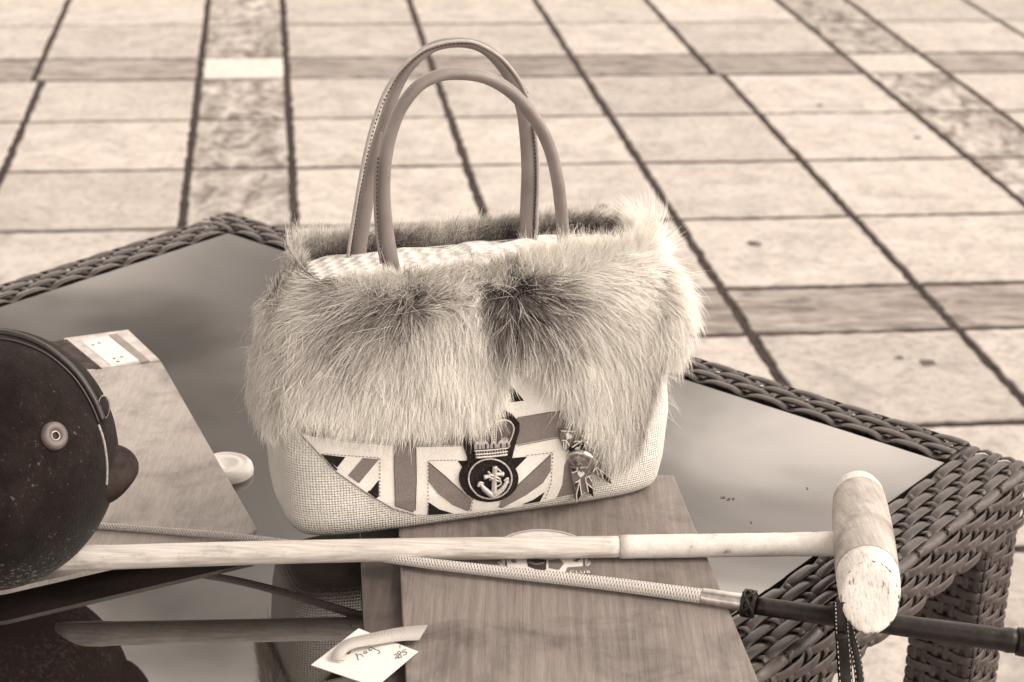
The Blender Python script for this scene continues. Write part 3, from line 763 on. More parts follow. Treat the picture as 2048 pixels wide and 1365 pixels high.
wa = m_linen.math('SINE', m_linen.math('ADD', u_, v_)); wb = m_linen.math('SINE', m_linen.math('SUBTRACT', u_, v_))
wv = m_linen.math('MULTIPLY', wa, wb); nz = m_linen.noise(m_linen.coord(), 380, 3, .6); nb = m_linen.noise(m_linen.coord(), 9, 4)
hh = m_linen.math('ADD', m_linen.math('MULTIPLY', wv, .5), m_linen.math('MULTIPLY', nz, 1.2))
col = m_linen.ramp(m_linen.math('MULTIPLY_ADD', hh, .5), [(.1, .34), (.7, .8)])
m_linen.color(m_linen.mixc(.4, col, m_linen.ramp(nb, [(.3, .6), (.6, .95)]), 'MULTIPLY')); m_linen.bump(hh, .0016); m_linen = m_linen.m
bag = empty('handbag', BO.copy(), 'linen handbag with thick fur trim, leather handles and a union flag patchwork front', 'handbag')
V, Fc = shell_mesh(0, 1, 0)
Fc2 = Fc + [tuple(range(NR - 1, -1, -1))]
body = mesh('body', V, Fc2, m_linen, bag)
uvl = body.data.uv_layers.new(name='UVMap')
for poly in body.data.polygons:
    ks = [body.data.loops[li].vertex_index % NR for li in poly.loop_indices]
    for li, k in zip(poly.loop_indices, ks):
        vi = body.data.loops[li].vertex_index; kk = NR if (k == 0 and max(ks) == NR - 1) else k
        uvl.data[li].uv = (kk / NR * PER, (vi // NR) / NH * BH)
bvB = BVHTree.FromPolygons(V, Fc)
# knitted closing panel at the mouth of the bag
m_knit = M('cream_knit', .9, .2); c = m_knit.coord((1, 1, 1), (0, 0, -math.atan2(BX.y, BX.x)))
ks = m_knit.N.new('ShaderNodeSeparateXYZ'); m_knit.L.new(c, ks.inputs[0]); kn_ = m_knit.noise(c, 70, 3)
kx = m_knit.math('MULTIPLY', ks.outputs[0], 420); ky = m_knit.math('MULTIPLY', m_knit.math('ABSOLUTE', m_knit.math('SINE', m_knit.math('MULTIPLY', ks.outputs[1], 330))), 2.2)
kh = m_knit.math('ADD', m_knit.math('SINE', m_knit.math('ADD', kx, ky)), m_knit.math('MULTIPLY', kn_, 3.0)); kh2 = m_knit.math('MULTIPLY', kh, .3)
m_knit.color(m_knit.ramp(kh2, [(.1, .56), (.6, .74)])); m_knit.bump(kh2, .003); m_knit = m_knit.m
V = []; Fc = []; rgs = 8
for i in range(rgs + 1):
    k = i / rgs
    for q_ in ths:
        p_ = bpt(q_, 1.0, -.0006); c_ = BO + ZZ * (BH * 1.002)
        v = p_ - c_
        x_ = v.dot(BX); V.append(c_ + v * max(k, .02) + ZZ * (.006 * (1 - k ** 2) + .002 * math.sin(x_ * 90)))
for i in range(rgs):
    for q_ in range(NR): Fc.append((i * NR + q_, i * NR + (q_ + 1) % NR, (i + 1) * NR + (q_ + 1) % NR, (i + 1) * NR + q_))
mesh('mouth_panel', V, Fc, m_knit, bag)

def surf(x, y, off=0.0, bv=bvB, depth=None):
    l, n, i, d = bv.ray_cast(CAMP, ray(x, y))
    if l is None:
        l, n, i, d = bv.find_nearest(Pp(x, y, BO - BY * HB, BY))
    if n.dot(ray(x, y)) > 0: n = -n
    return l + n * off, n
def patch(name, pix, mat, par, off=.001, grid=7, back=True):
    # densify edges, interior grid, constrained triangulation, drape on the bag
    E = []
    for i in range(len(pix)):
        a = Vector(pix[i]); b = Vector(pix[(i + 1) % len(pix)]); k = max(1, int((b - a).length / grid))
        for j in range(k): E.append(a.lerp(b, j / k))
    n = len(E); pts = list(E)
    xs = [p[0] for p in pix]; ys = [p[1] for p in pix]
    def inside(x, y):
        c_ = False
        for i in range(n):
            a, b = E[i], E[i - 1]
            if (a.y > y) != (b.y > y) and x < (b.x - a.x) * (y - a.y) / (b.y - a.y) + a.x: c_ = not c_
        return c_
    gx = min(xs)
    while gx < max(xs):
        gy = min(ys)
        while gy < max(ys):
            if inside(gx, gy) and min((e - Vector((gx, gy))).length for e in E) > grid * .45: pts.append(Vector((gx, gy)))
            gy += grid
        gx += grid
    vo, eo, fo, *_ = delaunay_2d_cdt(pts, [(i, (i + 1) % n) for i in range(n)], [], 1, 1e-4)
    V = []; Bk = []
    for v in vo:
        l, nn = surf(v.x, v.y); V.append(l + nn * off); Bk.append(l + nn * (off * .1 - .0002))
    Fc = [tuple(reversed(f)) for f in fo]
    m = len(V); bm_edges = {}
    for f in Fc:
        for i in range(len(f)):
            bm_edges[(f[i], f[(i + 1) % len(f)])] = 1
    side = [(b, a, m + a, m + b) for (a, b) in bm_edges if (b, a) not in bm_edges]
    return mesh(name, V + Bk, Fc + side, mat, par, False)
def cotton(name, lo, hi):
    m = M(name, .8, .2); c = m.coord(); f = m.noise(c, 500, 3); g = m.noise(c, 24, 4); col = m.ramp(f, [(.3, lo), (.7, hi)])
    m.color(m.mixc(.3, col, m.ramp(g, [(.3, .6), (.6, .97)]), 'MULTIPLY')); m.bump(f, .0003); m.bump(g, .0015); return m.m
m_cwh = cotton('white_cotton', .7, .8); m_cred = cotton('red_cotton_in_sepia', .17, .22); m_cblk = cotton('navy_cotton_in_sepia', .010, .018)
panel = patch('flag_panel', [(588, 838), (598, 862), (640, 908), (675, 944), (735, 986), (785, 1015), (830, 1028), (857, 1030), (930, 1026), (1010, 1018), (1060, 1007), (1113, 996), (1150, 987), (1165, 900), (1160, 760), (960, 740), (600, 800)], m_cwh, bag, .0008, 9)
red = [[(590, 835), (597, 862), (625, 869), (700, 881), (785, 888), (833, 892), (925, 889), (1030, 889), (1115, 873), (1165, 862), (1165, 813), (1105, 824), (1040, 836), (925, 845), (785, 840), (640, 822)],
       [(786, 880), (830, 884), (831, 960), (829, 1018), (826, 1022), (790, 1010), (788, 960)],
       [(725, 916), (757, 918), (717, 966), (696, 950)],
       [(857, 924), (890, 952), (925, 984), (943, 998), (939, 1019), (934, 1021), (905, 1009), (875, 986), (857, 963)],
       [(1101, 908), (1100, 942), (1085, 965), (1050, 990), (1003, 1015), (997, 1013), (1005, 996), (1040, 965)],
       [(1128, 930), (1142, 900), (1148, 955), (1149, 986), (1113, 994), (1124, 970)]]
for i, q in enumerate(red): patch('flag_strip', q, m_cred, panel, .0014 + .0003 * (i == 1), 8)
for q in [[(644, 909), (690, 914), (674, 934)], [(757, 960), (757, 991), (740, 981)], [(857, 1004), (878, 1018), (905, 1026), (855, 1029)],
          [(915, 921), (962, 921), (928, 940)], [(1010, 917), (1053, 913), (1030, 937)], [(1088, 984), (1079, 1002), (1045, 1008), (1066, 999)],
          [(1017, 766), (1017, 805), (1047, 801), (1030, 780)], [(642, 908), (646, 908), (675, 938), (672, 940)], [(735, 984), (738, 980), (757, 992), (752, 996)]]:
    patch('flag_patch', q, m_cblk, panel, .0014, 8)
def line3(pix, off, step=3.0):
    out_ = []
    for i in range(len(pix) - 1):
        a = Vector(pix[i]); b = Vector(pix[i + 1]); k = max(1, int((b - a).length / step))
        for j in range(k): p_ = a.lerp(b, j / k); out_.append(surf(p_.x, p_.y, off)[0])
    out_.append(surf(*pix[-1], off)[0]); return out_
dash = []
for pl in [[(645, 907), (757, 915)], [(759, 916), (759, 992)], [(855, 922), (855, 1028)], [(857, 920), (912, 919)], [(1053, 910), (1103, 904)], [(1104, 906), (1101, 965), (1088, 1000)], [(945, 995), (941, 1020)], [(1000, 1000), (998, 1016)]]:
    pp = line3(pl, .0017, 3.6)
    for i in range(0, len(pp) - 1, 2): dash.append(tube([pp[i], pp[i + 1]], .0004, 4))
mesh('stitching', *merge(dash), simple('grey_thread', .16, .24, 50), panel, True, 'stuff')
seam = []
for pl in [[(787, 888), (789, 960), (790, 1011)], [(831, 890), (832, 960), (830, 1020)], [(790, 1011), (826, 1023)], [(597, 864), (625, 871), (700, 883), (785, 890)], [(833, 893), (925, 891)], [(1035, 835), (1105, 823)], [(1035, 890), (1115, 875)],
           [(857, 924), (890, 952), (925, 984)], [(1101, 908), (1040, 965), (1005, 996)], [(598, 864), (640, 910), (675, 946), (735, 988), (785, 1017), (830, 1030)]]:
    seam.append(tube(line3(pl, .0015), .00035, 4))
mesh('piping', *merge(seam), simple('brown_thread', .05, .08, 50), panel, True, 'stuff')

# --- embroidered badge
m_felt = M('black_felt', .95, .1); c = m_felt.coord(); f = m_felt.noise(c, 500, 4, .7); m_felt.color(m_felt.ramp(f, [(.35, .008), (.75, .05)])); m_felt.bump(f, .0012); m_felt = m_felt.m
m_bul = simple('silver_bullion', .42, .62, 300, .35, .5, metal=.4)
circ = [(976 + 59 * math.cos(t), 955 + 46 * math.sin(t)) for t in np.linspace(rad(-42), rad(222), 26)]
badge = patch('badge', circ + [(934, 915), (928, 898), (919, 876), (919, 862), (930, 845), (955, 824), (982, 815), (1003, 817), (1022, 827), (1037, 845), (1037, 860), (1029, 885), (1022, 914)], m_felt, bag, .0032, 7)
patch('crown_cushion', [(940, 868), (948, 902), (1008, 900), (1022, 868), (1024, 850), (1010, 838), (985, 842), (958, 842), (940, 852)], simple('grey_velvet', .06, .13, 150, .8, .3, .001), badge, .004, 7)
cr_ = []
def tl(pix, r, off=.0048): cr_.append(tube(catmull([surf(x, y, off)[0] for x, y in pix], 5), r, 6))
tl([(948, 911), (978, 909), (1011, 905)], .0011); tl([(947, 905), (978, 903), (1012, 899)], .0008); tl([(945, 898), (978, 896), (1013, 892)], .0007)
for k in range(12): x = 949 + k * 5.3; tl([(x, 898 - k * .45), (x + 1.5, 909 - k * .45)], .0005)
for cx_ in (952, 968, 984, 998, 1010):
    y_ = 888 - (cx_ - 952) * .06
    for r_ in (5.5, 3): tl([(cx_ - r_, y_ + 6), (cx_ - r_, y_), (cx_, y_ - r_ - 1), (cx_ + r_, y_), (cx_ + r_, y_ + 6)], .00055)
for (cx_, cy_) in ((961, 882), (1006, 879)):
    for a in (-.9, -.45, 0, .45, .9): tl([(cx_, cy_ + 6), (cx_ + 9 * math.sin(a), cy_ - 7 * math.cos(a))], .00045)
for dx in (-4, 0, 4): tl([(984 + dx, 884), (985 + dx, 866), (986 + dx, 846)], .0006)
for k in range(6): tl([(980, 852 + k * 5), (990, 851 + k * 5)], .0004)
tl([(984, 846), (1000, 838), (1015, 840), (1024, 853), (1020, 872), (1012, 886)], .0008); tl([(986, 846), (972, 840), (955, 842), (944, 853), (944, 872), (950, 888)], .0008)
tl([(979, 838), (990, 832)], .001); tl([(985, 842), (985, 828)], .001)
mesh('crown', *merge(cr_), m_bul, badge)
ringp = [surf(977 + 43 * math.cos(t), 953 + 39 * math.sin(t), .0045)[0] for t in np.linspace(0, math.tau, 64, endpoint=False)]
rgp = [tube(ringp, .0008, 6, close=True)]
for i in range(0, 64): 
    a = ringp[i]; b = ringp[(i + 1) % 64]; rgp.append(tube([a.lerp(b, .2) - ray(977, 955) * .0004, a.lerp(b, .65) - ray(977, 955) * .0004], .0010, 5))
mesh('rope_ring', *merge(rgp), m_bul, badge)
cr_ = []
def tl2(pix, rs, off=.0055): 
    pts = catmull([surf(x, y, off)[0] for x, y in pix], 5); cr_.append(tube(pts, list(np.interp(np.linspace(0, 1, len(pts)), np.linspace(0, 1, len(rs)), rs)), 8))
tl2([(986, 928), (985, 950), (984, 982)], [.0024, .0024, .0028]); tl2([(964, 950), (984, 944), (1003, 943)], [.0024, .0016, .0024])
tl2([(957, 962), (966, 974), (984, 986)], [.0012, .0026, .003]); tl2([(1010, 956), (1003, 970), (984, 986)], [.0012, .0026, .003])
tl2([(953, 968), (956, 960), (964, 962)], [.0014, .0014, .0008]); tl2([(1004, 957), (1011, 952), (1013, 962)], [.0008, .0012, .0008])
tl2([(972, 938), (985, 948), (998, 940), (990, 932)], [.001, .001, .001]); tl2([(975, 955), (990, 950), (998, 962), (986, 970)], [.0009, .0009, .0009])
tl2([(974, 942), (996, 952)], [.001, .001], .0068); tl2([(974, 948), (994, 957)], [.0009, .0009], .0068)
mesh('anchor', *merge(cr_), m_bul, badge)

# --- rosette brooch pinned on the front (own thing)
ros = empty('rosette_brooch', surf(1150, 930, .006)[0], 'small union flag ribbon rosette with a round metal button, pinned below the right fur flap', 'brooch')
c5 = lambda pts: [(1080 + x / 7.58, 830 + y / 7.58) for x, y in pts]
m_r1 = cotton('rosette_mid', .13, .18); m_heart = simple('pale_print', .55, .65, 80, .6)
L1 = patch('ribbon_loop', c5([(272, 190), (400, 215), (520, 235), (560, 262), (500, 350), (440, 420), (372, 530), (318, 440), (275, 340)]), m_r1, ros, .005, 5)
L2 = patch('ribbon_loop', c5([(560, 262), (660, 240), (770, 245), (860, 320), (930, 600), (860, 640), (780, 520), (700, 400), (560, 400), (430, 440), (480, 360)]), m_r1, ros, .0065, 5)
T2 = patch('ribbon_tail', c5([(700, 680), (820, 560), (880, 650), (970, 820), (1052, 1012), (985, 975), (925, 930), (835, 880), (755, 840)]), m_r1, ros, .0045, 5)
T1 = patch('ribbon_tail', c5([(425, 740), (720, 725), (745, 900), (778, 1192), (680, 1110), (600, 1105), (522, 1262), (495, 1090), (450, 900)]), m_r1, ros, .006, 5)
for par_, off, q in ((T1, .0068, [(562, 1010), (582, 1160), (522, 1250), (515, 1150)]), (T1, .0068, [(680, 980), (752, 1060), (775, 1185), (690, 1110)]), (T1, .0068, [(435, 765), (490, 775), (505, 800), (470, 812)]),
               (T1, .0068, [(500, 960), (530, 950), (500, 1040)]), (T2, .0053, [(888, 810), (1020, 912), (1050, 1005), (922, 905)]), (T2, .0053, [(880, 650), (930, 640), (945, 668), (900, 670)]),
               (L1, .0058, [(500, 120), (580, 180), (545, 255), (510, 220)]), (L2, .0073, [(480, 380), (620, 365), (760, 430), (770, 500), (560, 485), (430, 520), (400, 490)])):
    patch('print_patch', c5(q), m_cblk, par_, off, 5)
def heart(cx_, cy_, s, a=0):
    o_ = []
    for t in np.linspace(0, math.tau, 20, endpoint=False):
        x = 16 * math.sin(t) ** 3 / 16; y = -(13 * math.cos(t) - 5 * math.cos(2 * t) - 2 * math.cos(3 * t) - math.cos(4 * t)) / 16
        o_.append((cx_ + s * (x * math.cos(a) - y * math.sin(a)), cy_ + s * (x * math.sin(a) + y * math.cos(a))))
    return o_
for par_, off, hx, hy, s_, a in ((L1, .0062, 398, 290, 50, .5), (L2, .0077, 662, 288, 46, -.6), (T1, .0072, 578, 850, 54, .1), (T2, .0056, 792, 672, 50, -.2)):
    patch('heart', c5(heart(hx, hy, s_, a)), m_heart, par_, off, 4)
def edges(par_, off, lines):
    mesh('pale_edging', *merge([tube(line3(c5(l), off, 3), .00065, 5) for l in lines]), m_heart, par_)
edges(T1, .0070, [[(560, 930), (590, 1165)], [(490, 965), (560, 930), (510, 1150), (520, 1250)], [(645, 900), (690, 1110)], [(650, 900), (735, 870)], [(650, 960), (755, 1050)], [(690, 880), (745, 950)], [(440, 830), (525, 800), (520, 750)], [(620, 740), (620, 770), (710, 745)]])
edges(T2, .0055, [[(820, 755), (1030, 915)], [(820, 755), (770, 830)], [(870, 790), (925, 925)], [(820, 780), (850, 880)], [(870, 660), (990, 740)]])
edges(L1, .0060, [[(290, 345), (365, 350), (410, 430)], [(365, 350), (350, 490)], [(285, 215), (500, 225)], [(320, 370), (330, 470)]])
edges(L2, .0078, [[(575, 262), (750, 245)], [(470, 350), (575, 345), (440, 440)], [(640, 350), (790, 490)], [(770, 490), (790, 540), (830, 520), (780, 590)], [(690, 430), (715, 480)], [(630, 400), (650, 470)]])
# "IR"-like initials on the button's dark band
edges(L2, .0082, [[(490, 445), (490, 470)], [(512, 432), (512, 468)], [(528, 468), (530, 432), (548, 436), (546, 450), (530, 452), (556, 472)]])
bp, bn = surf(1080 + 568 / 7.58, 830 + 622 / 7.58, .0085)
bnn = (-ray(1155, 912) * .55 + Vector((0, 0, -1)) * .3 + bn * .3 - RT * .12).normalized()
bnn = (-ray(1155, 912) * .62 - UP * .78 - RT * .2).normalized()
sil = simple('pewter', .35, .6, 400, .3, .5, metal=.9, bumpd=.0006)
btn = mesh('button', *lathe([(.0001, .0022), (.0065, .002), (.0088, .0008), (.0094, .0018), (.0108, .0026), (.0126, .0018), (.0134, 0), (.0128, -.002)], bp, 36, bnn), sil, ros)
rl = []
for k in range(14):
    a = random.uniform(0, 6.28); r_ = random.uniform(.001, .006); bx = bnn.cross(ZZ).normalized(); by = bnn.cross(bx)
    c_ = bp + bx * r_ * math.cos(a) + by * r_ * math.sin(a) + bnn * .0024; d_ = (bx * math.cos(a * 3) + by * math.sin(a * 3)) * .0016
    rl.append(tube([c_ - d_, c_, c_ + d_ + by * .0005], [.0003, .0006, .0003], 6))
mesh('button_relief', *merge(rl), sil, btn)

# --- handles
m_leath = M('tan_leather', .42, .45); c = m_leath.coord(); f = m_leath.noise(c, 30, 5); h = m_leath.noise(c, 600, 3)
m_leath.color(m_leath.ramp(f, [(.3, .15), (.7, .22)])); m_leath.bump(h, .0003); m_leath = m_leath.m
m_edge = simple('leather_edge', .3, .38, 200, .5); m_sd = simple('dark_thread', .03, .05, 50)
c6 = lambda pts: [(660 + x / 2.786, 50 + y / 2.786) for x, y in pts]
def handle(pix, widths, yoff, depth_r, label=None):
    o_ = BO + BY * yoff
    pts = catmull([Pp(x, y, o_, BY) for x, y in c6(pix)], 8)
    ww = np.interp(np.linspace(0, 1, len(pts)), np.linspace(0, 1, len(widths)), widths)
    rr = [pxr(wv_ / 2.786, p_) for wv_, p_ in zip(ww, pts)]
    V, Fc = tube(pts, rr, 20, ref=BY, ry=[depth_r] * len(pts)); return mesh('handle', V, Fc, m_leath, bag), pts
hb, _ = handle([(160, 1330), (158, 1250), (200, 980), (248, 740), (305, 540), (362, 370), (440, 235), (560, 130), (700, 98), (830, 118), (930, 190), (1020, 315), (1075, 460), (1100, 620), (1113, 800), (1110, 950), (1103, 1150), (1100, 1250)],
              [95, 95, 88, 80, 70, 66, 60, 58, 56, 60, 70, 76, 84, 90, 98, 100, 100, 100], .040, .0065)
hf, _ = handle([(350, 1390), (330, 1290), (306, 1120), (296, 940), (306, 760), (340, 600), (400, 455), (500, 335), (620, 280), (740, 273), (860, 292), (980, 352), (1080, 445), (1170, 570), (1228, 700), (1265, 850), (1285, 1000), (1300, 1180), (1302, 1260)],
              [100, 98, 90, 82, 78, 74, 72, 70, 70, 70, 72, 74, 74, 74, 72, 70, 70, 72, 72], -.036, .0068)
def hline(pix, yoff, r, mat, par_, dash_=False):
    pts = catmull([Pp(x, y, BO + BY * yoff, BY) for x, y in c6(pix)], 10)
    if not dash_: mesh('piping', *tube(pts, r, 6), mat, par_); return
    # even dashes
    acc = [0]
    for i in range(1, len(pts)): acc.append(acc[-1] + (pts[i] - pts[i - 1]).length)
    out_ = []; s = 0
    A_ = np.array([list(p) for p in pts]); 
    g_ = lambda s: Vector([float(np.interp(s, acc, A_[:, k])) for k in range(3)])
    while s < acc[-1] - .003: out_.append(tube([g_(s), g_(s + .0022)], r, 5)); s += .0038
    mesh('stitching', *merge(out_), mat, par_, True, 'stuff')
edge_b = [(100, 1290), (112, 1200), (160, 900), (208, 660), (262, 480), (320, 345), (400, 235), (500, 150), (600, 108), (700, 92), (800, 98), (900, 145), (980, 210), (1050, 300), (1100, 400)]
hline(edge_b, .0325, .0016, m_edge, hb); hline([(x + 14 + (y < 500) * 0, y + (14 if y < 400 else 4)) for x, y in edge_b], .0332, .0006, m_sd, hb, True)
hline([(1138, 560), (1155, 700), (1160, 850), (1156, 1000), (1148, 1200)], .0325, .0016, m_edge, hb); hline([(1128, 560), (1141, 700), (1146, 850), (1142, 1000), (1134, 1200)], .0328, .0006, m_sd, hb, True)
hline([(285, 1330), (262, 1180), (250, 1000), (252, 850), (262, 720), (285, 600)], -.0412, .0012, m_leath, hf); hline([(297, 1330), (274, 1180), (262, 1000), (263, 850), (272, 720)], -.0425, .0006, m_sd, hf, True)

# --- fur
VP_, FP_ = shell_mesh(.30, 1.03, .006, 30)
m_skin = simple('pelt_skin', .16, .3, 60, .95, .1)
def pix_xz(x, y):
    l, n = surf(x, y); v = l - BO; return v.dot(BX), v.z
hemL = [pix_xz(x, y) for x, y in ((548, 770), (600, 800), (680, 822), (780, 832), (880, 832), (960, 820), (1000, 770), (1004, 735))]
hemR = [pix_xz(x, y) for x, y in ((1006, 690), (1050, 705), (1100, 745), (1150, 790), (1180, 840), (1215, 895), (1250, 905), (1280, 870), (1297, 790), (1310, 700))]
hemx = np.array([a for a, b in hemL + hemR]); hemz = np.array([b for a, b in hemL + hemR]); od = np.argsort(hemx); hemx = hemx[od]; hemz = hemz[od]
def hem(x, front): return np.interp(x, hemx, hemz) if front else .11
pv = []
for v in VP_:
    d = v - BO; x = d.dot(BX); y = d.dot(BY)
    wr_ = min(max((y / HB + .75) / .35, 0), 1); lo = float(hem(x, True)) * (1 - wr_) + (.135 if x > 0 else .112) * wr_
    tz = (d.z / BH - .30) / .73
    pv.append(BO + BX * x + BY * y + ZZ * (lo + .004 + (BH * 1.03 - lo) * tz))
# re-project lateral size for the new height
def fix(v):
    d = v - BO; return v
pelt = mesh('fur_pelt', pv, FP_, m_skin, bag)
bvP = BVHTree.FromPolygons(pv, FP_)
ctrl = """600 520 -.7 -.5 24 .35 .8|660 540 -.9 -.1 26 .5 .6|690 590 -1 .25 30 .62 .5|740 575 -1 .15 30 .6 .5|720 560 -1 .1 28 .7 .5|740 610 -1 .3 32 .85 .5|700 640 -.9 .45 32 .78 .5|770 600 -.9 .1 28 .85 .5|780 650 -.5 .8 32 .6 .5|640 600 -.9 .2 30 .45 .5|660 570 -1 .1 30 .55 .5|560 560 -.8 .1 28 .5 .6|530 640 -.3 .9 30 .65 .5
600 680 -.6 .8 34 .45 .4|660 720 -.5 .9 38 .42 .4|560 740 -.4 .9 36 .45 .4|540 780 -.4 .9 34 .3 .4|720 700 -.5 .9 38 .5 .4|760 760 -.3 1 38 .25 .35|800 620 -.3 .3 28 .75 .6|840 600 .5 -.4 24 .6 .8|870 570 .6 -.8 24 .4 .8
900 540 .3 -1 22 .2 .7|840 660 0 1 34 .35 .4|880 640 .2 .9 30 .3 .5|900 700 .05 1 36 .1 .35|950 640 .1 1 34 .15 .4|960 740 .1 1 36 .08 .3|980 780 .1 1 34 .1 .3|860 800 0 1 32 .18 .3|700 800 -.25 1 34 .2 .3|620 790 -.35 1 34 .22 .35
760 540 -.3 -.9 22 .45 .7|690 510 -.6 -.7 24 .3 .8|940 580 .05 -.6 22 .1 .6|940 530 0 -1 18 .1 .7|840 530 0 -1 16 .25 .7|960 600 -.2 .3 24 .12 .5
990 560 -.8 .1 22 .9 .7|1000 620 -.3 .9 30 .85 .6|1040 640 .3 1 34 1 .6|1000 590 -.6 .5 26 1 .7|1070 660 .5 .9 34 .85 .5|1010 650 -.1 1 32 .85 .5|1100 610 .8 .5 34 .75 .6|985 530 -.8 -.1 20 .85 .7|1030 555 .1 -.5 24 1 .9|1010 540 -.2 -.6 22 .9 .8|1050 530 .3 -.9 22 .9 .8|1090 570 .8 -.2 30 .7 .7|1070 610 .7 .4 32 .95 .7|1100 540 .6 -.7 28 .35 .7|1060 490 .2 -1 20 .3 .7|1030 585 .1 .3 26 1 .9
1160 500 .3 -.9 40 .08 1|1120 505 .1 -.9 32 .2 1|1220 495 .3 -.9 46 .05 1|1280 490 .4 -.8 46 .05 1|1190 485 -.1 -1 46 .05 1.1|1250 480 0 -1 46 .05 1.1|640 500 -.2 -.9 30 .25 1|600 500 -.4 -.8 32 .3 1|680 505 0 -.9 20 .3 .9|1140 560 1 -.2 36 .3 .6|1200 540 1 -.2 40 .08 .6|1260 500 .8 -.5 40 .08 .7|1330 500 .8 -.4 44 .08 .9|1300 560 .9 .3 44 .1 .6|1240 580 .9 .3 42 .15 .5|1180 620 .8 .6 42 .3 .5|1120 640 .6 .8 40 .55 .5
1060 690 .1 1 28 .5 .4|1040 500 .1 -1 18 .3 .8|1090 495 .1 -1 26 .2 .9|1008 700 0 1 32 .35 .4|1100 740 .2 1 38 .3 .35|1180 700 .5 .9 44 .2 .4|1260 650 .6 .8 46 .2 .5|1330 640 .4 .9 34 .3 .4|1330 560 .9 .2 50 .1 .8|1335 740 -.1 1 26 .4 .2|1320 700 0 1 30 .35 .3|1240 740 .25 1 46 .28 .4|1300 740 .05 1 44 .4 .4|1160 800 .1 1 40 .15 .3
1240 830 0 1 44 .3 .3|1280 840 -.15 1 42 .5 .3|1230 880 .1 1 34 .4 .3|1290 880 -.25 1 36 .45 .3|1200 850 .15 1 38 .3 .3"""
cp = []; cdv = []; cl_ = []; cdk = []; cli = []
for row in ctrl.replace('\n', '|').split('|'):
    x, y, dx, dy, ln, dk, li = map(float, row.split())
    l, n, i, d = bvP.ray_cast(CAMP, ray(x, y))
    if l is None: l, n, i, d = bvP.find_nearest(Pp(x, y, BO - BY * HB, BY))
    dirv = (RT * dx - UP * dy).normalized(); dirv = (dirv - n * dirv.dot(n)).normalized() * (dx * dx + dy * dy) ** .5
    cp.append(l); cdv.append(dirv); cl_.append(ln / 1000); cdk.append(dk); cli.append(li)
# back and ends: hair combed outwards and down, dark underwool along the back rim
for k in range(24):
    th = math.pi * (k + .5) / 24
    for t, dz, dk, li, ln in ((.97, .5, .62, 1.0, 20), (.8, -.3, .4, .8, 30), (.55, -1, .35, .5, 34)):
        p_ = bpt(th, t, .006); out_ = (p_ - BO); out_.z = 0; out_.normalize()
        cp.append(p_); cdv.append((ZZ * dz + BX * .5 * (1 if t > .9 else .2) * (1)).normalized()); cl_.append(ln / 1000); cdk.append(dk); cli.append(li)
cp = np.array([list(v) for v in cp]); cdv = np.array([list(v) for v in cdv]); cl_ = np.array(cl_); cdk = np.array(cdk); cli = np.array(cli)

# area-weighted samples on the pelt
pelt.data.calc_loop_triangles()
tri = np.zeros(len(pelt.data.loop_triangles) * 3, dtype=np.int32); pelt.data.loop_triangles.foreach_get('vertices', tri); tri = tri.reshape(-1, 3)
co = np.array([list(v) for v in pv]); A3 = co[tri[:, 0]]; B3 = co[tri[:, 1]]; C3 = co[tri[:, 2]]
nr_ = np.cross(B3 - A3, C3 - A3); ar = np.linalg.norm(nr_, axis=1) / 2; nr_ = nr_ / (2 * ar[:, None] + 1e-12)
cen_ = (A3 + B3 + C3) / 3; dc = cen_ - np.array(list(BO))
bxn = np.array(list(BX)); byn = np.array(list(BY))
outw = dc - np.outer(dc @ bxn * .6, bxn); outw[:, 2] = 0
sgn = np.sign((nr_ * outw).sum(1)); sgn[sgn == 0] = 1; nr_ *= sgn[:, None]
wgt = ar * np.where(dc @ byn > .01, .5, 1.0)
NCL = 13000; PERC = 12
def sample(n):
    k = rng.choice(len(ar), n, p=wgt / wgt.sum()); r1 = np.sqrt(rng.random(n)); r2 = rng.random(n)
    p = A3[k] * (1 - r1)[:, None] + B3[k] * (r1 * (1 - r2))[:, None] + C3[k] * (r1 * r2)[:, None]
    return p, nr_[k]
def field(p):
    out_d = np.zeros_like(p); ln = np.zeros(len(p)); dk = np.zeros(len(p)); li = np.zeros(len(p))
    for s in range(0, len(p), 20000):
        q = p[s:s + 20000]; d2 = ((q[:, None, :] - cp[None]) ** 2).sum(2) + 2e-5; w_ = d2 ** -2.2; w_ /= w_.sum(1)[:, None]
        out_d[s:s + 20000] = w_ @ cdv; ln[s:s + 20000] = w_ @ cl_; dk[s:s + 20000] = w_ @ cdk; li[s:s + 20000] = w_ @ cli
    return out_d, ln, dk, li
def vnoise(p, f, seed):
    r = np.random.default_rng(seed); o_ = np.zeros(len(p))
    for k in range(5):
        v = r.normal(size=3); v /= np.linalg.norm(v); o_ += np.sin(p @ v * f * (1 + .5 * k) + r.random() * 6.28)
    return o_ / 5
def guide(p, n, jit, lscale, npt):
    d, ln, dk, li = field(p)
    d = d + rng.normal(size=p.shape) * jit + np.stack([vnoise(p, 160, s) for s in (1, 2, 3)], 1) * .22
    d = d - n * (d * n).sum(1)[:, None]; dn_ = np.linalg.norm(d, axis=1)[:, None]; d = d / np.maximum(dn_, .25)
    ln = ln * lscale * rng.uniform(.72, 1.12, len(p)); li = li * rng.uniform(.55, 1.3, len(p))
    s = np.linspace(0, 1, npt)
    # integrate direction
    pts = np.zeros((len(p), npt, 3)); pts[:, 0] = p - n * .002; cur = pts[:, 0].copy()
    for i in range(1, npt):
        a = s[i]
        dirn = d * (.55 + .75 * a) + n * (li * (1.0 - 1.05 * a))[:, None] + np.array([0, 0, -1.0]) * (.38 * a * a)
        dirn /= np.linalg.norm(dirn, axis=1)[:, None]
        cur = cur + dirn * (ln / (npt - 1))[:, None]; pts[:, i] = cur
    return pts, dk, ln
NPT = 7
gpos, gnr = sample(NCL)
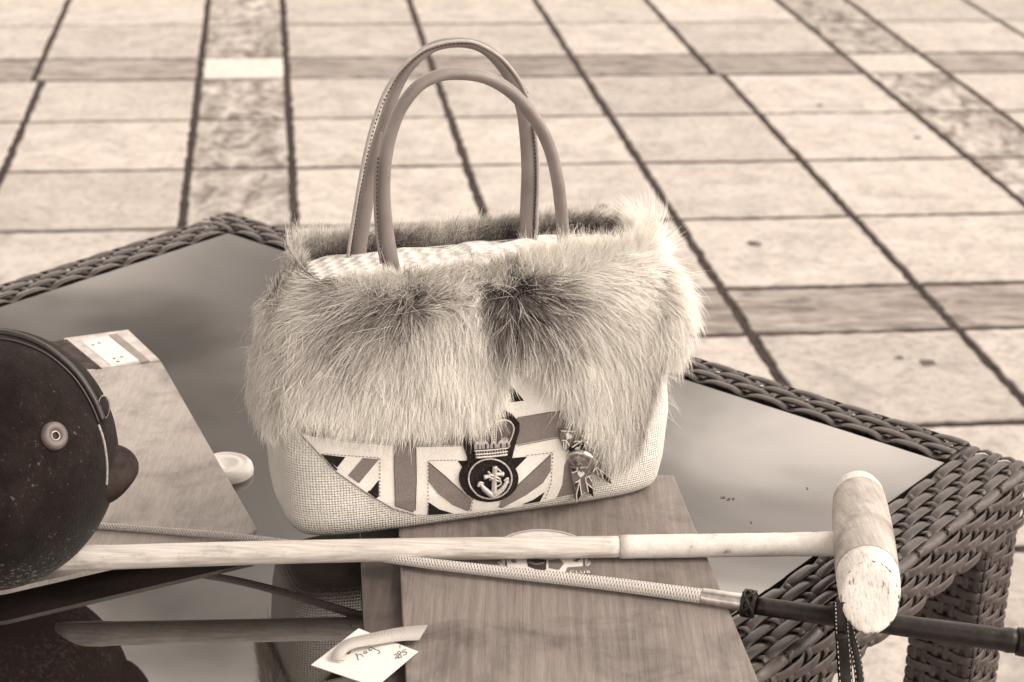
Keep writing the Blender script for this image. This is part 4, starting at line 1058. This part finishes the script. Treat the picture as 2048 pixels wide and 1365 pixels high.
G, gdk, gln = guide(gpos, gnr, .16, 1.0, NPT)
# rim tufts: long pale hair standing up over the mouth at both ends
def rim_tuft(x0, x1, n, lmin, lmax, dkv, side):
    xx = rng.uniform(x0, x1, n); P0 = []; N0 = []
    for x in xx:
        a_, b_ = bprof(1.0); yy = side * (b_ + .006) * (1 - abs(x / (a_ + .006)) ** 5.5) ** (1 / 5.5) if abs(x) < a_ + .006 else 0
        P0.append(list(BO + BX * float(x) + BY * float(yy) + ZZ * (BH * 1.03 + rng.uniform(-.022, 0)))); N0.append(list(BY * side))
    P0 = np.array(P0); N0 = np.array(N0); ln = rng.uniform(lmin, lmax, n); fx = rng.uniform(-.35, .45, n); pts = np.zeros((n, NPT, 3)); cur = P0.copy(); pts[:, 0] = cur
    zz_ = np.array([0, 0, 1.0])
    for i in range(1, NPT):
        a = i / (NPT - 1); dd = zz_ * (1.0 - .5 * a) + np.outer(fx, bxn) + N0 * (.5 - .15 * a) - N0 * .45 * a; dd += rng.normal(size=dd.shape) * .05
        dd /= np.linalg.norm(dd, axis=1)[:, None]; cur = cur + dd * (ln / (NPT - 1))[:, None]; pts[:, i] = cur
    return pts, N0, np.full(n, dkv), P0
aR_ = bprof(1.0)[0]
for args in ((.03, aR_, 900, .028, .044, .12, -1), (.0, .05, 140, .012, .028, .3, -1), (-aR_ * .9, -.085, 420, .013, .024, .25, -1), (-.09, .01, 420, .012, .022, .25, -1), (-aR_, aR_, 700, .014, .024, .5, 1)):
    q0, q1, q2, q3 = rim_tuft(*args); G = np.concatenate([G, q0]); gnr = np.concatenate([gnr, q1]); gdk = np.concatenate([gdk, q2]); gpos = np.concatenate([gpos, q3])
NCL = len(G)
cid = np.repeat(np.arange(NCL), PERC); n_h = len(cid)
off = rng.normal(size=(n_h, 3)) * .0026; off -= gnr[cid] * (off * gnr[cid]).sum(1)[:, None]
s = np.linspace(0, 1, NPT)[None, :, None]
cl = rng.uniform(.1, .75, (n_h, 1, 1))
lenf = rng.uniform(.6, 1.08, (n_h, 1, 1))
rel = G[cid] - G[cid][:, :1]
stray = rng.normal(size=(n_h, 1, 3)) * np.where(rng.random((n_h, 1, 1)) < .05, .007, .0026)
hair = G[cid][:, :1] + off[:, None, :] * (1 - cl * s) + rel * lenf + stray * s ** 1.6
hdk = np.clip(gdk[cid] + rng.normal(size=n_h) * .1 + .12 * vnoise(gpos[cid], 130, 9), 0, 1)
# fine guard hairs, longer, pale
g2, n2 = sample(9000); G2, d2_, _ = guide(g2, n2, .34, 1.22, NPT)
allh = np.concatenate([hair, G2]); tone = np.concatenate([hdk, d2_ * .35]); rad_ = np.concatenate([rng.uniform(.00011, .00022, n_h), np.full(len(G2), .00017)])
nh = len(allh)
# long loose locks falling at the right of the flap
hc_ = bpy.data.hair_curves.new('fur'); hc_.add_curves([NPT] * nh)
hc_.attributes['position'].data.foreach_set('vector', allh.astype(np.float32).reshape(-1)) if 'position' in hc_.attributes else hc_.position_data.foreach_set('vector', allh.astype(np.float32).reshape(-1))
ra_ = hc_.attributes.get('radius') or hc_.attributes.new('radius', 'FLOAT', 'POINT')
tp = np.array([1, 1.05, 1.0, .9, .72, .48, .12])
ra_.data.foreach_set('value', (rad_[:, None] * tp[None]).astype(np.float32).reshape(-1))
at = hc_.attributes.new('tone', 'FLOAT', 'CURVE'); at.data.foreach_set('value', tone.astype(np.float32))
ar_ = hc_.attributes.new('rnd', 'FLOAT', 'CURVE'); ar_.data.foreach_set('value', rng.random(nh).astype(np.float32))
m_fur = M('fur', .55, .35)
at1 = m_fur.N.new('ShaderNodeAttribute'); at1.attribute_name = 'tone'; at2 = m_fur.N.new('ShaderNodeAttribute'); at2.attribute_name = 'rnd'
hi_ = m_fur.N.new('ShaderNodeHairInfo')
base = m_fur.ramp(at1.outputs['Fac'], [(.05, .95), (.4, .52), (.7, .12), (1, .02)])
rootc = m_fur.ramp(at1.outputs['Fac'], [(.05, .62), (.4, .2), (.7, .035), (1, .01)])
tipc_ = m_fur.ramp(at1.outputs['Fac'], [(.05, .97), (.45, .78), (.75, .45), (1, .26)])
c1 = m_fur.mixc(m_fur.ramp(hi_.outputs['Intercept'], [(.12, (0, 0, 0, 1)), (.6, (1, 1, 1, 1))]), rootc, base)
c2 = m_fur.mixc(m_fur.ramp(hi_.outputs['Intercept'], [(.5, (0, 0, 0, 1)), (.95, (1, 1, 1, 1))]), c1, tipc_)
m_fur.color(m_fur.mixc(.5, c2, m_fur.ramp(at2.outputs['Fac'], [(0, .55), (.6, .95), (1, 1.0)]), 'MULTIPLY')); m_fur = m_fur.m
hc_.materials.append(m_fur)
fo_ = bpy.data.objects.new('fur', hc_); COL.objects.link(fo_); fo_.parent = bag; fo_.matrix_parent_inverse = Matrix.Translation(-bag.location); fo_['kind'] = 'stuff'

# small crumbs on the glass
cv = []
for (x, y, l_) in ((1440, 995, .006), (1452, 999, .005), (1463, 997, .003), (1380, 1060, .002), (1500, 1044, .002), (1612, 976, .002), (980, 1150, .001), (560, 1240, .001), (700, 1250, .0015)):
    q = P(x, y, TZ + .0008 + (ZR2 if 800 < x < 1000 else 0)); a = random.uniform(-.5, .5); cv.append(tube([q, q + Vector((math.cos(a), math.sin(a), 0)) * l_ * .8, q + Vector((math.cos(a + .5), math.sin(a + .5), 0)) * l_ * 1.2], [.0002, .0006, .0001], 5))
tag(mesh('crumbs', *merge(cv), m_ink), 'tiny dark dry crumbs scattered on the glass near the mallet', 'crumbs', kind='stuff')
